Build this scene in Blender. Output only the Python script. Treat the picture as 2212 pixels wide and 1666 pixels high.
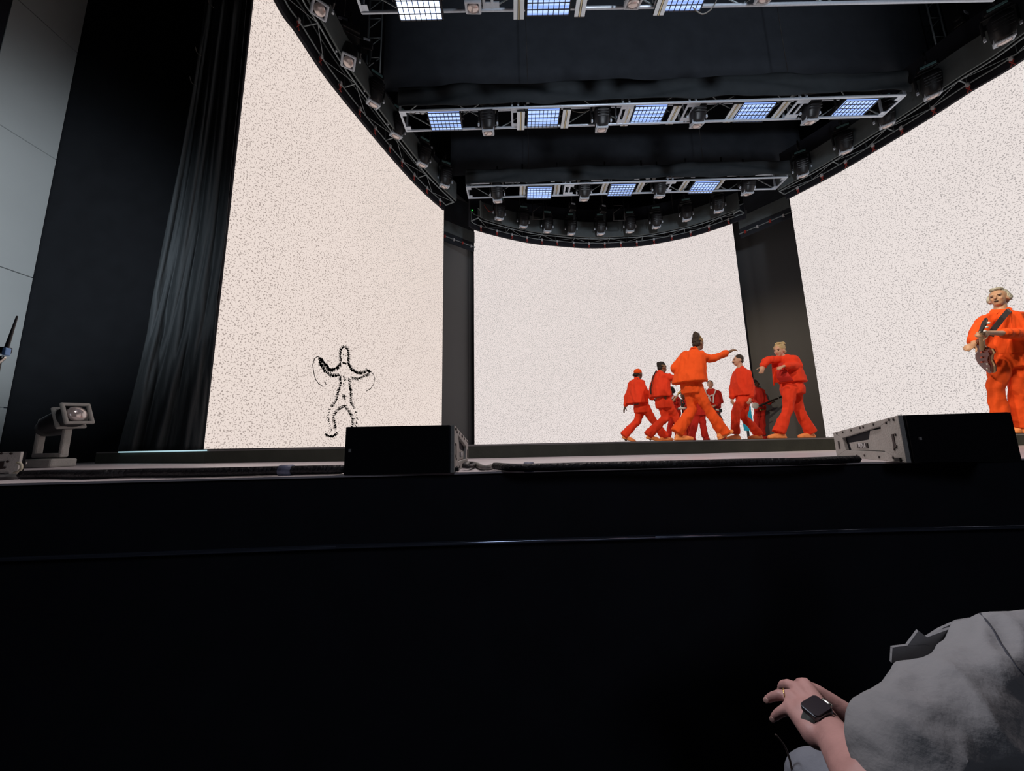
import bpy, bmesh, math, random
from mathutils import Vector, Matrix, Quaternion
random.seed(7)
sc = bpy.context.scene
for o in list(bpy.data.objects): bpy.data.objects.remove(o)
COL = sc.collection
# ---------------------------------------------------------------- camera, world, lamps, exposure
EZ = 1.32                       # eye height, metres above the auditorium floor
FPX = 795.0; CX, CY = 1106.0, 833.0
PITCH = math.atan(FPX / math.hypot(99, 4962)); ROLL = math.atan2(99, 4962)
_F = Vector((0, math.cos(PITCH), math.sin(PITCH))); _U0 = Vector((0, -math.sin(PITCH), math.cos(PITCH))); _R0 = Vector((1, 0, 0))
_U = _U0 * math.cos(ROLL) + _R0 * math.sin(ROLL); _R = _R0 * math.cos(ROLL) - _U0 * math.sin(ROLL)
cam = bpy.data.cameras.new('camera'); co = bpy.data.objects.new('camera', cam); COL.objects.link(co)
cam.sensor_width = 36; cam.lens = 36 * FPX / 2212; cam.clip_start = .05; cam.clip_end = 200
co.matrix_world = Matrix(((_R.x, _U.x, -_F.x, 0), (_R.y, _U.y, -_F.y, 0), (_R.z, _U.z, -_F.z, EZ), (0, 0, 0, 1)))
sc.camera = co
w = bpy.data.worlds.new('hall_darkness'); sc.world = w; w.use_nodes = True
w.node_tree.nodes['Background'].inputs[0].default_value = (.35, .45, .7, 1); w.node_tree.nodes['Background'].inputs[1].default_value = .02
vs = sc.view_settings; vs.view_transform = 'Standard'; vs.look = 'None'; vs.gamma = 1; vs.exposure = 0; vs.use_curve_mapping = False

def spot(name, loc, tgt, energy, color, size, blend=.4, radius=.12):
    l = bpy.data.lights.new(name, 'SPOT'); l.energy = energy; l.color = color; l.spot_size = math.radians(size); l.spot_blend = blend; l.shadow_soft_size = radius
    o = bpy.data.objects.new(name, l); COL.objects.link(o); o.location = loc
    o.rotation_euler = (Vector(tgt) - Vector(loc)).to_track_quat('-Z', 'Y').to_euler(); return o
spot('key_lamp', (-1.2, 1.9, 6.6), (4.0, 6.6, 2.0), 1050, (1, .80, .58), 62, .5)
spot('key_lamp', (4.0, 1.7, 6.7), (4.4, 6.6, 1.9), 560, (1, .86, .72), 60, .5)
spot('key_lamp', (2.4, 1.8, 6.4), (5.9, 4.4, 2.1), 500, (1, .82, .6), 30)
spot('house_lamp', (-1.5, 1.7, 3.6), (1.15, .75, .75), 300, (.88, .90, 1), 22, .8, .35)  # unseen fill added to brighten the spectator's shirt and arm
spot('house_upper_lamp', (2.6, -3.0, 5.0), (2.8, 7.0, 9.4), 1500, (.84, .90, 1), 62, .8, .5)  # unseen fill added out front to lift the black drapes and trusses
spot('deck_wash_lamp', (.3, 2.7, 6.3), (.3, 2.4, 1.2), 420, (1, .88, .88), 95, .8, .3)  # unseen lamp added above the deck to brighten its pale strip
spot('house_fill_lamp', (1.0, -4.5, 4.0), (.8, 2.0, .6), 110, (.75, .82, 1), 75, .9, .8)  # dim fill added behind the camera to lift the black stage front
spot('side_wall_lamp', (-1.6, -.6, 2.2), (-5.7, 3.8, 3.6), 1500, (.85, .92, 1), 44, .9, .5)  # added out of view to brighten the grey side wall

# ---------------------------------------------------------------- picture to place
def ray(x, y): return _F + _R * ((x - CX) / FPX) - _U * ((y - CY) / FPX)
def PZ(x, y, z):                # point at absolute height z
    r = ray(x, y); p = r * ((z - EZ) / r.z); p.z += EZ; return p
def PY(x, y, d):                # point at distance d up-stage
    r = ray(x, y); p = r * (d / r.y); p.z += EZ; return p
# ---------------------------------------------------------------- materials
MATS = {}
def mat(name, col, rough=.6, metal=0, emit=None, es=0, noise=0, nscale=20, bump=0, bscale=30, spec=.5, sheen=0, stretch=None):
    if name in MATS: return MATS[name]
    m = bpy.data.materials.new(name); m.use_nodes = True; nt = m.node_tree; b = nt.nodes['Principled BSDF']
    b.inputs['Base Color'].default_value = (*col, 1); b.inputs['Roughness'].default_value = rough; b.inputs['Metallic'].default_value = metal
    b.inputs['Specular IOR Level'].default_value = spec
    if sheen: b.inputs['Sheen Weight'].default_value = sheen
    if emit: b.inputs['Emission Color'].default_value = (*emit, 1); b.inputs['Emission Strength'].default_value = es
    tc = nt.nodes.new('ShaderNodeTexCoord'); mp = nt.nodes.new('ShaderNodeMapping'); nt.links.new(tc.outputs['Object'], mp.inputs[0])
    if stretch: mp.inputs['Scale'].default_value = stretch
    if noise:
        n = nt.nodes.new('ShaderNodeTexNoise'); n.inputs['Scale'].default_value = nscale; n.inputs['Detail'].default_value = 6
        nt.links.new(mp.outputs[0], n.inputs['Vector'])
        mx = nt.nodes.new('ShaderNodeMixRGB'); mx.inputs[1].default_value = (*[c * (1 - noise) for c in col], 1); mx.inputs[2].default_value = (*[min(1, c * (1 + noise)) for c in col], 1)
        nt.links.new(n.outputs['Fac'], mx.inputs[0]); nt.links.new(mx.outputs[0], b.inputs['Base Color'])
    if bump:
        n = nt.nodes.new('ShaderNodeTexNoise'); n.inputs['Scale'].default_value = bscale; n.inputs['Detail'].default_value = 5
        nt.links.new(mp.outputs[0], n.inputs['Vector'])
        bp = nt.nodes.new('ShaderNodeBump'); bp.inputs['Strength'].default_value = bump; bp.inputs['Distance'].default_value = .02
        nt.links.new(n.outputs['Fac'], bp.inputs['Height']); nt.links.new(bp.outputs[0], b.inputs['Normal'])
    MATS[name] = m; return m
def screen_mat(name, col, dark, sc_=46):
    m = bpy.data.materials.new(name); m.use_nodes = True; nt = m.node_tree; N = nt.nodes; L = nt.links
    for n in list(N): N.remove(n)
    out = N.new('ShaderNodeOutputMaterial'); em = N.new('ShaderNodeEmission'); L.new(em.outputs[0], out.inputs[0])
    tc = N.new('ShaderNodeTexCoord');     n1 = N.new('ShaderNodeTexNoise'); n1.inputs['Scale'].default_value = sc_; n1.inputs['Detail'].default_value = .6; n1.inputs['Distortion'].default_value = .5; L.new(tc.outputs['Object'], n1.inputs['Vector'])
    r = N.new('ShaderNodeValToRGB'); r.color_ramp.elements[0].position = .35; r.color_ramp.elements[0].color = (*dark, 1)
    r.color_ramp.elements[1].position = .44; r.color_ramp.elements[1].color = (*col, 1)
    L.new(n1.outputs['Fac'], r.inputs[0])
    n2 = N.new('ShaderNodeTexNoise'); n2.inputs['Scale'].default_value = .35; n2.inputs['Detail'].default_value = 2; L.new(tc.outputs['Object'], n2.inputs['Vector'])
    mr = N.new('ShaderNodeMapRange'); mr.inputs['To Min'].default_value = .95; mr.inputs['To Max'].default_value = 1.05; L.new(n2.outputs['Fac'], mr.inputs[0])
    L.new(r.outputs[0], em.inputs[0]); L.new(mr.outputs[0], em.inputs[1]); return m

BLACK = mat('matte_black_paint', (.017, .018, .024), .75, noise=.3, nscale=6, spec=.2)
CLOTH = mat('black_serge_cloth', (.036, .041, .050), .95, noise=.25, nscale=4, bump=.25, bscale=14, spec=.1)
CLOTH2 = mat('faded_black_masking_cloth', (.032, .038, .043), .95, noise=.25, nscale=5, bump=.6, bscale=9, spec=.15)
BAND = mat('charcoal_border_cloth', (.12, .14, .145), .9, noise=.15, nscale=8, bump=.2, bscale=20, spec=.15)
CURT = mat('wrinkled_black_curtain', (.062, .072, .078), .7, noise=.2, nscale=5, bump=.6, bscale=7, spec=.3, stretch=(3, 3, .6))
ALU = mat('brushed_aluminium', (.62, .70, .80), .45, .5, noise=.15, nscale=40)
STEEL = mat('dark_truss_steel', (.24, .28, .30), .45, .5, noise=.2, nscale=30)
FIX = mat('fixture_black_plastic', (.012, .012, .014), .42, noise=.2, nscale=25, bump=.1, bscale=60)
BEZ = mat('fixture_grey_bezel', (.60, .67, .76), .4, noise=.15, nscale=40)
TEAL = mat('fixture_teal_handle', (.22, .42, .43), .35, .3, noise=.3, nscale=30)
LENS = mat('fixture_glass_lens', (.75, .60, .58), .15, .4, noise=.5, nscale=14, spec=1)
def led_mat(name, c, s):
    m = bpy.data.materials.new(name); m.use_nodes = True; nt = m.node_tree; N = nt.nodes; L = nt.links; b = N['Principled BSDF']
    b.inputs['Base Color'].default_value = (.2, .25, .5, 1)
    tc = N.new('ShaderNodeTexCoord'); wv = N.new('ShaderNodeTexWave'); wv.bands_direction = 'Y'; wv.inputs['Scale'].default_value = 3.4; wv.inputs['Distortion'].default_value = .6
    L.new(tc.outputs['Object'], wv.inputs['Vector']); r = N.new('ShaderNodeValToRGB')
    r.color_ramp.elements[0].color = (c[0] * .5, c[1] * .6, c[2] * .85, 1); r.color_ramp.elements[1].color = (*c, 1); r.color_ramp.elements[1].position = .7
    L.new(wv.outputs['Fac'], r.inputs[0]); L.new(r.outputs[0], b.inputs['Emission Color']); b.inputs['Emission Strength'].default_value = s; return m
LED = led_mat('strobe_blue_white_leds', (.45, .61, 1.0), 1.2)
LEDW = led_mat('strobe_bright_white_leds', (.75, .82, 1.0), 3.0)
STRIPF = mat('blinder_pale_reflector', (.84, .92, 1.0), .4, noise=.05, nscale=60)
STRIPC = mat('blinder_cream_tube', (.75, .66, .42), .4)
WHITE = mat('white_clamp_plastic', (.55, .56, .58), .5)
REDT = mat('red_clamp_grip', (.42, .05, .04), .5)
CABLE = mat('black_cable_rubber', (.012, .011, .013), .5, noise=.3, nscale=30, bump=.4, bscale=60)
CABLEG = mat('grey_cable_sheath', (.22, .21, .19), .5, noise=.3, nscale=30)
DECK = mat('worn_black_stage_deck', (.74, .67, .68), .40, noise=.2, nscale=3, bump=.03, bscale=60, spec=1)  # reflection of the screens put into the deck's pale pinkish base colour
RISER = mat('olive_black_riser_fascia', (.055, .062, .045), .6, noise=.4, nscale=7, bump=.1, bscale=40)
RTOP = mat('riser_dance_floor', (.30, .29, .28), .4, noise=.2, nscale=4)
GBOX = mat('grey_speaker_side_panel', (.44, .43, .40), .55, noise=.18, nscale=25, bump=.2, bscale=120)
GRILLE = mat('black_speaker_grille', (.006, .006, .008), .8, noise=.5, nscale=120, spec=.2)
WALLG = mat('grey_painted_panelling', (.34, .36, .36), .6, noise=.08, nscale=2)
PANEL = mat('dark_grey_gap_panel', (.105, .112, .118), .5, noise=.06, nscale=1.5)
CLEAN = {'SUIT': ('orange_red_suit_cloth', (.86, .060, .022)), 'SUITO': ('bright_orange_suit_cloth', (.90, .105, .018)), 'SHIRTR': ('red_band_shirt_cloth', (.60, .030, .020))}  # second entry is the same suit cloth, warm key light put into its colour
SUIT, SUITLIT, SHIRTR = [mat(n, c, .8, noise=.06, nscale=9, bump=.35, bscale=16, spec=.15, sheen=.0) for n, c in CLEAN.values()]
TEE = mat('dark_red_tee_shirt', (.55, .018, .012), .85, noise=.08, nscale=9)
SHOE = mat('neon_orange_shoe', (1.0, .33, .10), .6, noise=.05, nscale=30)
SK = {'deep': mat('deep_brown_skin', (.10, .048, .032), .5, noise=.1, nscale=20), 'brown': mat('brown_skin', (.22, .115, .065), .5, noise=.1, nscale=20),
      'light': mat('light_skin', (.62, .36, .26), .5, noise=.08, nscale=20), 'tan': mat('warm_tan_skin', (.55, .33, .21), .5, noise=.1, nscale=25)}
HAIRB = mat('black_hair', (.012, .010, .010), .6, noise=.5, nscale=60, bump=.8, bscale=90)
HAIRBR = mat('dark_brown_hair', (.035, .022, .016), .6, noise=.5, nscale=60, bump=.6, bscale=90)
HAIRG = mat('silver_grey_hair', (.50, .50, .42), .6, noise=.35, nscale=50, bump=.7, bscale=70)
HAIRY = mat('blonde_hair', (.55, .42, .22), .55, noise=.4, nscale=50, bump=.7, bscale=70)
DARK = mat('dark_feature', (.02, .012, .010), .5)
LIP = mat('rose_lip', (.36, .11, .09), .5)
WHITEP = mat('white_enamel', (.75, .75, .75), .35)
WOODR = mat('red_brown_guitar_lacquer', (.16, .028, .014), .2, noise=.5, nscale=14, spec=.7)
WOODL = mat('pale_maple', (.55, .40, .24), .4, noise=.25, nscale=20, stretch=(1, 1, 6))
CHROME = mat('polished_chrome', (.8, .78, .7), .15, 1)
GOLD = mat('brass_gold', (.8, .55, .2), .25, 1)
TURQ = mat('turquoise_panel_paint', (.01, .50, .80), .6, noise=.06, nscale=6)
GSHIRT = mat('grey_cotton_shirt', (.215, .215, .22), .9, noise=.12, nscale=5, bump=.3, bscale=30, spec=.15)
GSHIRTI = mat('pale_blue_grey_lining', (.30, .32, .38), .9, noise=.1, nscale=12)
SKINF = mat('ruddy_pink_skin', (.50, .27, .245), .5, noise=.22, nscale=22, bump=.06, bscale=90)
INK = mat('screen_ink_black', (.004, .004, .004), 1, spec=0)

# ---------------------------------------------------------------- mesh helpers
def fin(o): return o
def tag(o, label=None, cat=None, group=None, kind=None):
    if label: o['label'] = label
    if cat: o['category'] = cat
    if group: o['group'] = group
    if kind: o['kind'] = kind
    return o
def empty(name, loc=(0, 0, 0), rz=0, label=None, cat=None, group=None):
    o = bpy.data.objects.new(name, None); COL.objects.link(o); o.location = loc; o.rotation_euler = (0, 0, rz); o.empty_display_size = .1
    return tag(o, label, cat, group)
def frame(a, b):
    a = Vector(a); b = Vector(b); d = b - a
    q = d.to_track_quat('Z', 'Y'); return a, d, q
class MB:
    def __init__(s): s.v = []; s.f = []; s.sm = []
    def add(s, vs, fs, smooth=False):
        o = len(s.v); s.v += [tuple(v) for v in vs]; s.f += [tuple(i + o for i in f) for f in fs]; s.sm += [smooth] * len(fs); return s
    def box(s, c, size, M=None):
        hx, hy, hz = [k / 2 for k in size]; P = [Vector((x, y, z)) for x in (-hx, hx) for y in (-hy, hy) for z in (-hz, hz)]
        P = [(M @ p if M else p) + Vector(c) for p in P]
        return s.add(P, [(0, 1, 3, 2), (4, 6, 7, 5), (0, 4, 5, 1), (2, 3, 7, 6), (0, 2, 6, 4), (1, 5, 7, 3)])
    def cap(s, a, b, r1, r2=None, n=10, round_=True):
        r2 = r1 if r2 is None else r2; a, d, q = frame(a, b); L = d.length
        prof = []
        if round_:
            prof += [(-r1 * math.cos(t), r1 * math.sin(t)) for t in (.0, .5, 1.05)] + [(0, r1), (L, r2)] + [(L + r2 * math.cos(t), r2 * math.sin(t)) for t in (1.05, .5, 0)]
        else: prof = [(0, 0), (0, r1), (L, r2), (L, 0)]
        vs = []; fs = []
        for z, r in prof:
            for i in range(n):
                t = 2 * math.pi * i / n; vs.append(a + q @ Vector((r * math.cos(t), r * math.sin(t), z)))
        for k in range(len(prof) - 1):
            for i in range(n): fs.append((k * n + i, k * n + (i + 1) % n, (k + 1) * n + (i + 1) % n, (k + 1) * n + i))
        return s.add(vs, fs, True)
    def cyl(s, a, b, r1, r2=None, n=12): return s.cap(a, b, r1, r2, n, False)
    def ell(s, c, r, M=None, n=14, m=9):
        vs = []; fs = []
        for j in range(m + 1):
            p = math.pi * j / m
            for i in range(n):
                t = 2 * math.pi * i / n; v = Vector((r[0] * math.sin(p) * math.cos(t), r[1] * math.sin(p) * math.sin(t), r[2] * math.cos(p)))
                vs.append((M @ v if M else v) + Vector(c))
        for j in range(m):
            for i in range(n): fs.append((j * n + i, (j + 1) * n + i, (j + 1) * n + (i + 1) % n, j * n + (i + 1) % n))
        return s.add(vs, fs, True)
    def tube(s, pts, r, n=6):
        for a, b in zip(pts, pts[1:]): 
            if (Vector(b) - Vector(a)).length > 1e-5: s.cap(a, b, r, r, n)
        return s
    def loft(s, secs, n=20):         # secs: (centre, vec_x, vec_y)
        vs = []; fs = []
        for c, vx, vy in secs:
            for i in range(n):
                t = 2 * math.pi * i / n; ct, st = math.cos(t), math.sin(t)
                k = 1 / (abs(ct) ** 2.5 + abs(st) ** 2.5) ** (1 / 2.5)
                vs.append(Vector(c) + Vector(vx) * ct * k + Vector(vy) * st * k)
        m = len(secs)
        for k in range(m - 1):
            for i in range(n): fs.append((k * n + i, k * n + (i + 1) % n, (k + 1) * n + (i + 1) % n, (k + 1) * n + i))
        fs.append(tuple(reversed(range(n)))); fs.append(tuple((m - 1) * n + i for i in range(n)))
        return s.add(vs, fs, True)
    def prism(s, pts, ext):          # outline (3d points) pushed by ext
        n = len(pts); e = Vector(ext); a = [Vector(p) for p in pts]
        fs = [tuple(range(n)), tuple(reversed(range(n, 2 * n)))] + [(i, (i + 1) % n, n + (i + 1) % n, n + i) for i in range(n)]
        return s.add(a + [p + e for p in a], fs)
    def xf(s, M): s.v = [tuple(M @ Vector(v)) for v in s.v]; return s
    def mesh(s, name):
        me = bpy.data.meshes.new(name); me.from_pydata(s.v, [], s.f)
        me.polygons.foreach_set('use_smooth', s.sm); bm = bmesh.new(); bm.from_mesh(me); bmesh.ops.recalc_face_normals(bm, faces=bm.faces); bm.to_mesh(me); bm.free(); return me
    def build(s, name, m, parent=None, loc=None, bevel=0):
        me = s.mesh(name); me.materials.append(m); o = bpy.data.objects.new(name, me); COL.objects.link(o)
        if parent: o.parent = parent
        if loc: o.location = loc
        if bevel:
            b = o.modifiers.new('bevel', 'BEVEL'); b.width = bevel; b.segments = 2; b.limit_method = 'ANGLE'
        return o
    def skin(s, name, m, parent, voxel=.012, smooth=4, wr=0, wsc=.12, mirror=None):   # fuse into one continuous surface and bake
        o = s.build(name, m, None); r = o.modifiers.new('r', 'REMESH'); r.mode = 'VOXEL'; r.voxel_size = voxel; r.use_smooth_shade = True
        if smooth: q = o.modifiers.new('s', 'SMOOTH'); q.iterations = smooth; q.factor = .5
        if wr:
            for k, (st, sz) in enumerate(((wr, wsc), (wr * .5, wsc * .42))):
                t = bpy.data.textures.new('folds', 'CLOUDS'); t.noise_scale = sz; t.noise_depth = 1
                d = o.modifiers.new('d%d' % k, 'DISPLACE'); d.texture = t; d.strength = st; d.mid_level = .5; d.texture_coords = 'LOCAL'
        dg = bpy.context.evaluated_depsgraph_get(); me = bpy.data.meshes.new_from_object(o.evaluated_get(dg)); o.modifiers.clear(); old = o.data; o.data = me; me.name = name
        bpy.data.meshes.remove(old); o.parent = parent; return o
from mathutils import noise as nz
def folds(o, amp, k=9.0, kz=3.2, seed=0):          # creased cloth: ridges pushed out along the surface normals
    me = o.data; nr = [v.normal.copy() for v in me.vertices]
    for v, n_ in zip(me.vertices, nr):
        c = v.co; f = nz.noise(Vector((c.x * k + seed, c.y * k, c.z * kz + c.x * 2))); g = nz.noise(Vector((c.x * k * 2.3, c.y * k * 2.3 + seed, c.z * kz * 2.6 - c.x * 7)))
        v.co += n_ * (((1 - abs(f) * 2.6) * amp) + g * amp * .7 - amp * .45)
    return o
def inv_parent(o, p):               # parts given in world metres under a thing's empty
    o.parent = p; o.matrix_parent_inverse = Matrix.LocRotScale(p.location, p.rotation_euler, None).inverted(); return o
def rel(root, o, parent=None):
    p = parent or root
    o.parent = p
    if p is root: o.matrix_parent_inverse = Matrix.LocRotScale(root.location, root.rotation_euler, None).inverted()
    return o
def copy_tree(o, parent=None):
    c = o.copy(); COL.objects.link(c); c.parent = parent
    for ch in list(o.children): copy_tree(ch, c)
    return c

# ---------------------------------------------------------------- setting: floor, ceiling, walls
def slab(name, pts, ext, m, kind='structure', label=None, cat=None):
    o = MB().prism(pts, ext).build(name, m); return tag(o, label, cat, None, kind)
slab('floor', [(-9, -6, 0), (12, -6, 0), (12, 15, 0), (-9, 15, 0)], (0, 0, -.1), BLACK)
slab('ceiling', [(-9, -6, 14), (12, -6, 14), (12, 15, 14), (-9, 15, 14)], (0, 0, .1), BLACK)
slab('wall_back', [(-9, 14.2, 0), (12, 14.2, 0), (12, 14.2, 14), (-9, 14.2, 14)], (0, .2, 0), BLACK)
slab('wall_right', [(12, -6, 0), (12, 15, 0), (12, 15, 14), (12, -6, 14)], (.1, 0, 0), BLACK)
slab('wall_rear', [(-9, -6, 0), (12, -6, 0), (12, -6, 14), (-9, -6, 14)], (0, -.1, 0), BLACK)
# grey panelled side wall of the auditorium with real seams between panels
WX = -5.6; y0 = 3.43; y1 = 4.05
seams = sorted([PY(0, 0, 1).z * 0 + z for z in ((PY(57, 305, 1).z - EZ) / abs(PY(57, 305, 1).x) * 5.6 + EZ, (PY(35, 588, 1).z - EZ) / abs(PY(35, 588, 1).x) * 5.6 + EZ,
               (PY(90, 45, 1).z - EZ) / abs(PY(90, 45, 1).x) * 5.6 + EZ, (PY(10, 881, 1).z - EZ) / abs(PY(10, 881, 1).x) * 5.6 + EZ, 0.0, 12.0)])
wl = MB()
for a, b in zip(seams, seams[1:]): wl.box((WX - .03, (y0 + y1) / 2, (a + b) / 2), (.06, y1 - y0, b - a - .012))
wl.box((WX - .06, (y0 + y1) / 2, 6), (.04, y1 - y0, 12))
tag(wl.build('wall_left', WALLG), kind='structure')
slab('wall_left_near', [(-5.6, -6, 0), (-5.6, 3.42, 0), (-5.6, 3.42, 14), (-5.6, -6, 14)], (-.1, 0, 0), BLACK)
# black proscenium flat from the side wall to the left screen
DZ0 = EZ - .107
slab('wall_proscenium', [(-5.62, 4.06, DZ0), (-3.80, 4.38, DZ0), (-3.80, 4.38, 13), (-5.62, 4.06, 13)], (-.03, .12, 0), mat('dull_black_flat', (.008, .009, .011), .85, noise=.3, nscale=5, spec=.1))

# ---------------------------------------------------------------- stage
DZ = EZ - .108; RZ = EZ + .005
front = [(-5.5, 1.20), (-1.94, 1.425), (-.68, 1.50), (.57, 1.605), (1.36, 1.66), (2.4, 1.70), (8.5, 1.75)]
back_ = [(8.5, 5.2), (-5.5, 5.2)]
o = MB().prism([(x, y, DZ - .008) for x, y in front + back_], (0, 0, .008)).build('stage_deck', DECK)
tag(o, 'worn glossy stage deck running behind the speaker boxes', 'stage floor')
o = MB().prism([(x, y + .02, 0.001) for x, y in front] + [(8.5, 1.87, 0.001)] + [(x, y + .12, 0.001) for x, y in reversed(front)], (0, 0, DZ - .010)).build('wall_stage', BLACK); tag(o, kind='structure')
rl = MB().tube([(x, y - .02, EZ - z) for (x, y), z in zip(front[0:], (.34, .375, .372, .385, .39, .395, .41))], .009, 10)
o = rl.build('edge_rail', mat('glossy_black_rail', (.40, .46, .60), .14, .9)); tag(o, 'thin glossy rail glinting across the black stage front', 'rail')
def base(px, py): p = PZ(px, py, DZ); return (p.x, p.y)
rf = [base(255, 1001), base(440, 1001), base(740, 997), base(1200, 987), base(1500, 980.5), base(1790, 973), (5.6, 3.75), (8.4, 3.3)]
rp = rf + [(8.4, 11.2), (-1.8, 11.2), (-1.8, 8.9), (-3.62, 4.42), (rf[0][0] - .3, 3.8)]
r0 = empty('stage_riser', (rf[3][0], rf[3][1], DZ), 0, 'low dark olive riser the performers walk on', 'platform')
rel(r0, MB().prism([(x, y, DZ + .0005) for x, y in rp], (0, 0, RZ - DZ - .013)).build('fascia', RISER))
rel(r0, MB().prism([(x, y, RZ - .012) for x, y in rp], (0, 0, .012)).build('dance_floor', RTOP))

# ---------------------------------------------------------------- LED screens
ZT = EZ + 7.0
def led_wall(name, a, b, zt, m, label, frame_l=False):
    a = Vector((*a, 0)); b = Vector((*b, 0)); d = (b - a); L = d.length; u = d.normalized(); n = Vector((u.y, -u.x, 0))
    root = empty('led_screen', (a.x, a.y, RZ), math.atan2(u.y, u.x), label, 'screen')
    MB().prism([(0, 0, .012), (L, 0, .012), (L, 0, zt - RZ), (0, 0, zt - RZ)], (0, .002, 0)).build('display', m, root)
    k = MB().box((L / 2, .10, (zt - RZ) / 2), (L + .02, .14, zt - RZ - .02)); k.box((L / 2, .03, .006), (L + .02, .1, .01)); k.build('cabinet', BLACK, root)
    return root, a, u
SL = screen_mat('left_screen_flecked_image', (.84, .725, .665), (.40, .33, .30), 50)
SB = screen_mat('back_screen_flecked_image', (.84, .755, .73), (.28, .25, .24), 62)
SR = screen_mat('right_screen_flecked_image', (.84, .76, .73), (.42, .38, .37), 52)
AL, BL = (-3.6, 4.335), (-1.685, 8.75)
left_root, la, lu = led_wall('left', AL, BL, ZT, SL, 'tall left LED screen showing a hairy outline figure on speckled white')
led_wall('back', (-.10 * 10.9 - .04, 10.9), (.660 * 10.9, 10.9), ZT, SB, 'wide back LED screen of speckled white behind the dancers')
led_wall('right', (7.09, 8.44), (9.85, 2.1), ZT, SR, 'right LED screen of speckled white behind the singing guitarist')
# figure drawn on the left screen: strokes laid on its face
def on_left(px, py, off=.004):
    r = ray(px, py); n = Vector((lu.y, -lu.x, 0)); t = (la.dot(n)) / (r.dot(n)); p = r * t; p.z += EZ
    q = p - Vector((la.x, la.y, RZ)); return Vector((q.dot(lu), -off, q.z))
TF = lambda u, v: (640 + u / 6.941, 720 + v / 6.941)
fig = MB()
def stroke(p, q, wd):
    p = on_left(*TF(*p)); q = on_left(*TF(*q)); d = q - p
    if d.length < 1e-4: return
    nn = Vector((-d.z, 0, d.x)).normalized() * wd * .5
    fig.add([p - nn, q - nn * .3, q + nn * .3, p + nn], [(0, 1, 2, 3)])
def hairy(pts, hl=38, step=10, wd=.016, side=1, line=0, lean=.5):
    for (a, b) in zip(pts, pts[1:]):
        L = math.hypot(b[0] - a[0], b[1] - a[1]); n = max(1, int(L / step)); ux, uy = (b[0] - a[0]) / L, (b[1] - a[1]) / L
        for i in range(n):
            t = (i + random.random()) / n; x = a[0] + (b[0] - a[0]) * t; y = a[1] + (b[1] - a[1]) * t
            h = hl * random.uniform(.55, 1.2); jx = random.uniform(-.3, .3)
            dx, dy = (-uy * side * (1) + ux * (lean + jx)), (ux * side + uy * (lean + jx))
            stroke((x - dx * h * .4, y - dy * h * .4), (x + dx * h * .6, y + dy * h * .6), wd * random.uniform(.6, 1.2))
    if line:
        for a, b in zip(pts, pts[1:]): stroke(a, b, line)
hairy([(665, 430), (650, 330), (665, 240), (715, 195), (770, 240), (785, 330), (775, 430)], 48, 11, .02, -1)
hairy([(690, 445), (745, 455)], 30, 8, .03)
hairy([(665, 460), (600, 530), (510, 560), (440, 480), (350, 370)], 55, 8, .024, -1)
hairy([(650, 625), (520, 640), (430, 570), (340, 420)], 52, 9, .022, 1)
hairy([(775, 440), (830, 550), (930, 600), (1010, 590), (1070, 550), (1110, 590)], 50, 8, .024, -1)
hairy([(820, 670), (920, 690), (1000, 650), (1100, 610)], 48, 9, .02, 1)
hairy([(650, 640), (665, 760), (620, 900), (590, 1020), (520, 1110)], 45, 11, .018, 1)
hairy([(790, 680), (800, 780), (820, 900), (815, 1040), (850, 1090)], 45, 11, .018, -1)
hairy([(500, 1140), (470, 1250), (495, 1370), (530, 1480)], 34, 26, .022, 1)
hairy([(850, 1090), (890, 1180), (912, 1280), (890, 1400), (880, 1480)], 34, 26, .02, -1)
hairy([(720, 1085), (620, 1150), (550, 1240), (570, 1350), (590, 1450)], 48, 13, .018, 1)
hairy([(720, 1085), (790, 1170), (850, 1290), (835, 1400), (840, 1480)], 48, 13, .018, -1)
hairy([(430, 1515), (500, 1550), (560, 1545), (610, 1495)], 36, 12, .028, 1, .01)
hairy([(685, 930), (735, 940), (690, 960), (730, 985), (700, 990)], 40, 14, .02, 1)
for a, b, k in (((705, 640), (722, 720), .03), ((722, 720), (745, 685), .028), ((705, 750), (715, 790), .03), ((730, 820), (728, 860), .015), ((712, 985), (712, 1060), .012),
                ((430, 735), (440, 770), .022), ((440, 770), (455, 772), .015), ((695, 325), (712, 325), .02), ((735, 335), (750, 335), .016), ((722, 1080), (705, 1125), .03)): stroke(a, b, k)
for pl in ([(350, 365), (315, 348), (270, 385), (245, 470), (255, 570), (285, 690), (330, 755), (400, 803)], [(1115, 592), (1155, 615), (1175, 680), (1155, 770), (1110, 835), (1050, 866)]):
    for a, b in zip(pl, pl[1:]): stroke(a, b, .016); stroke(b, a, .016)
o = fig.build('drawn_figure', INK, left_root); tag(o, 'hairy outline of a person with raised arms drawn in black')

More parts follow.
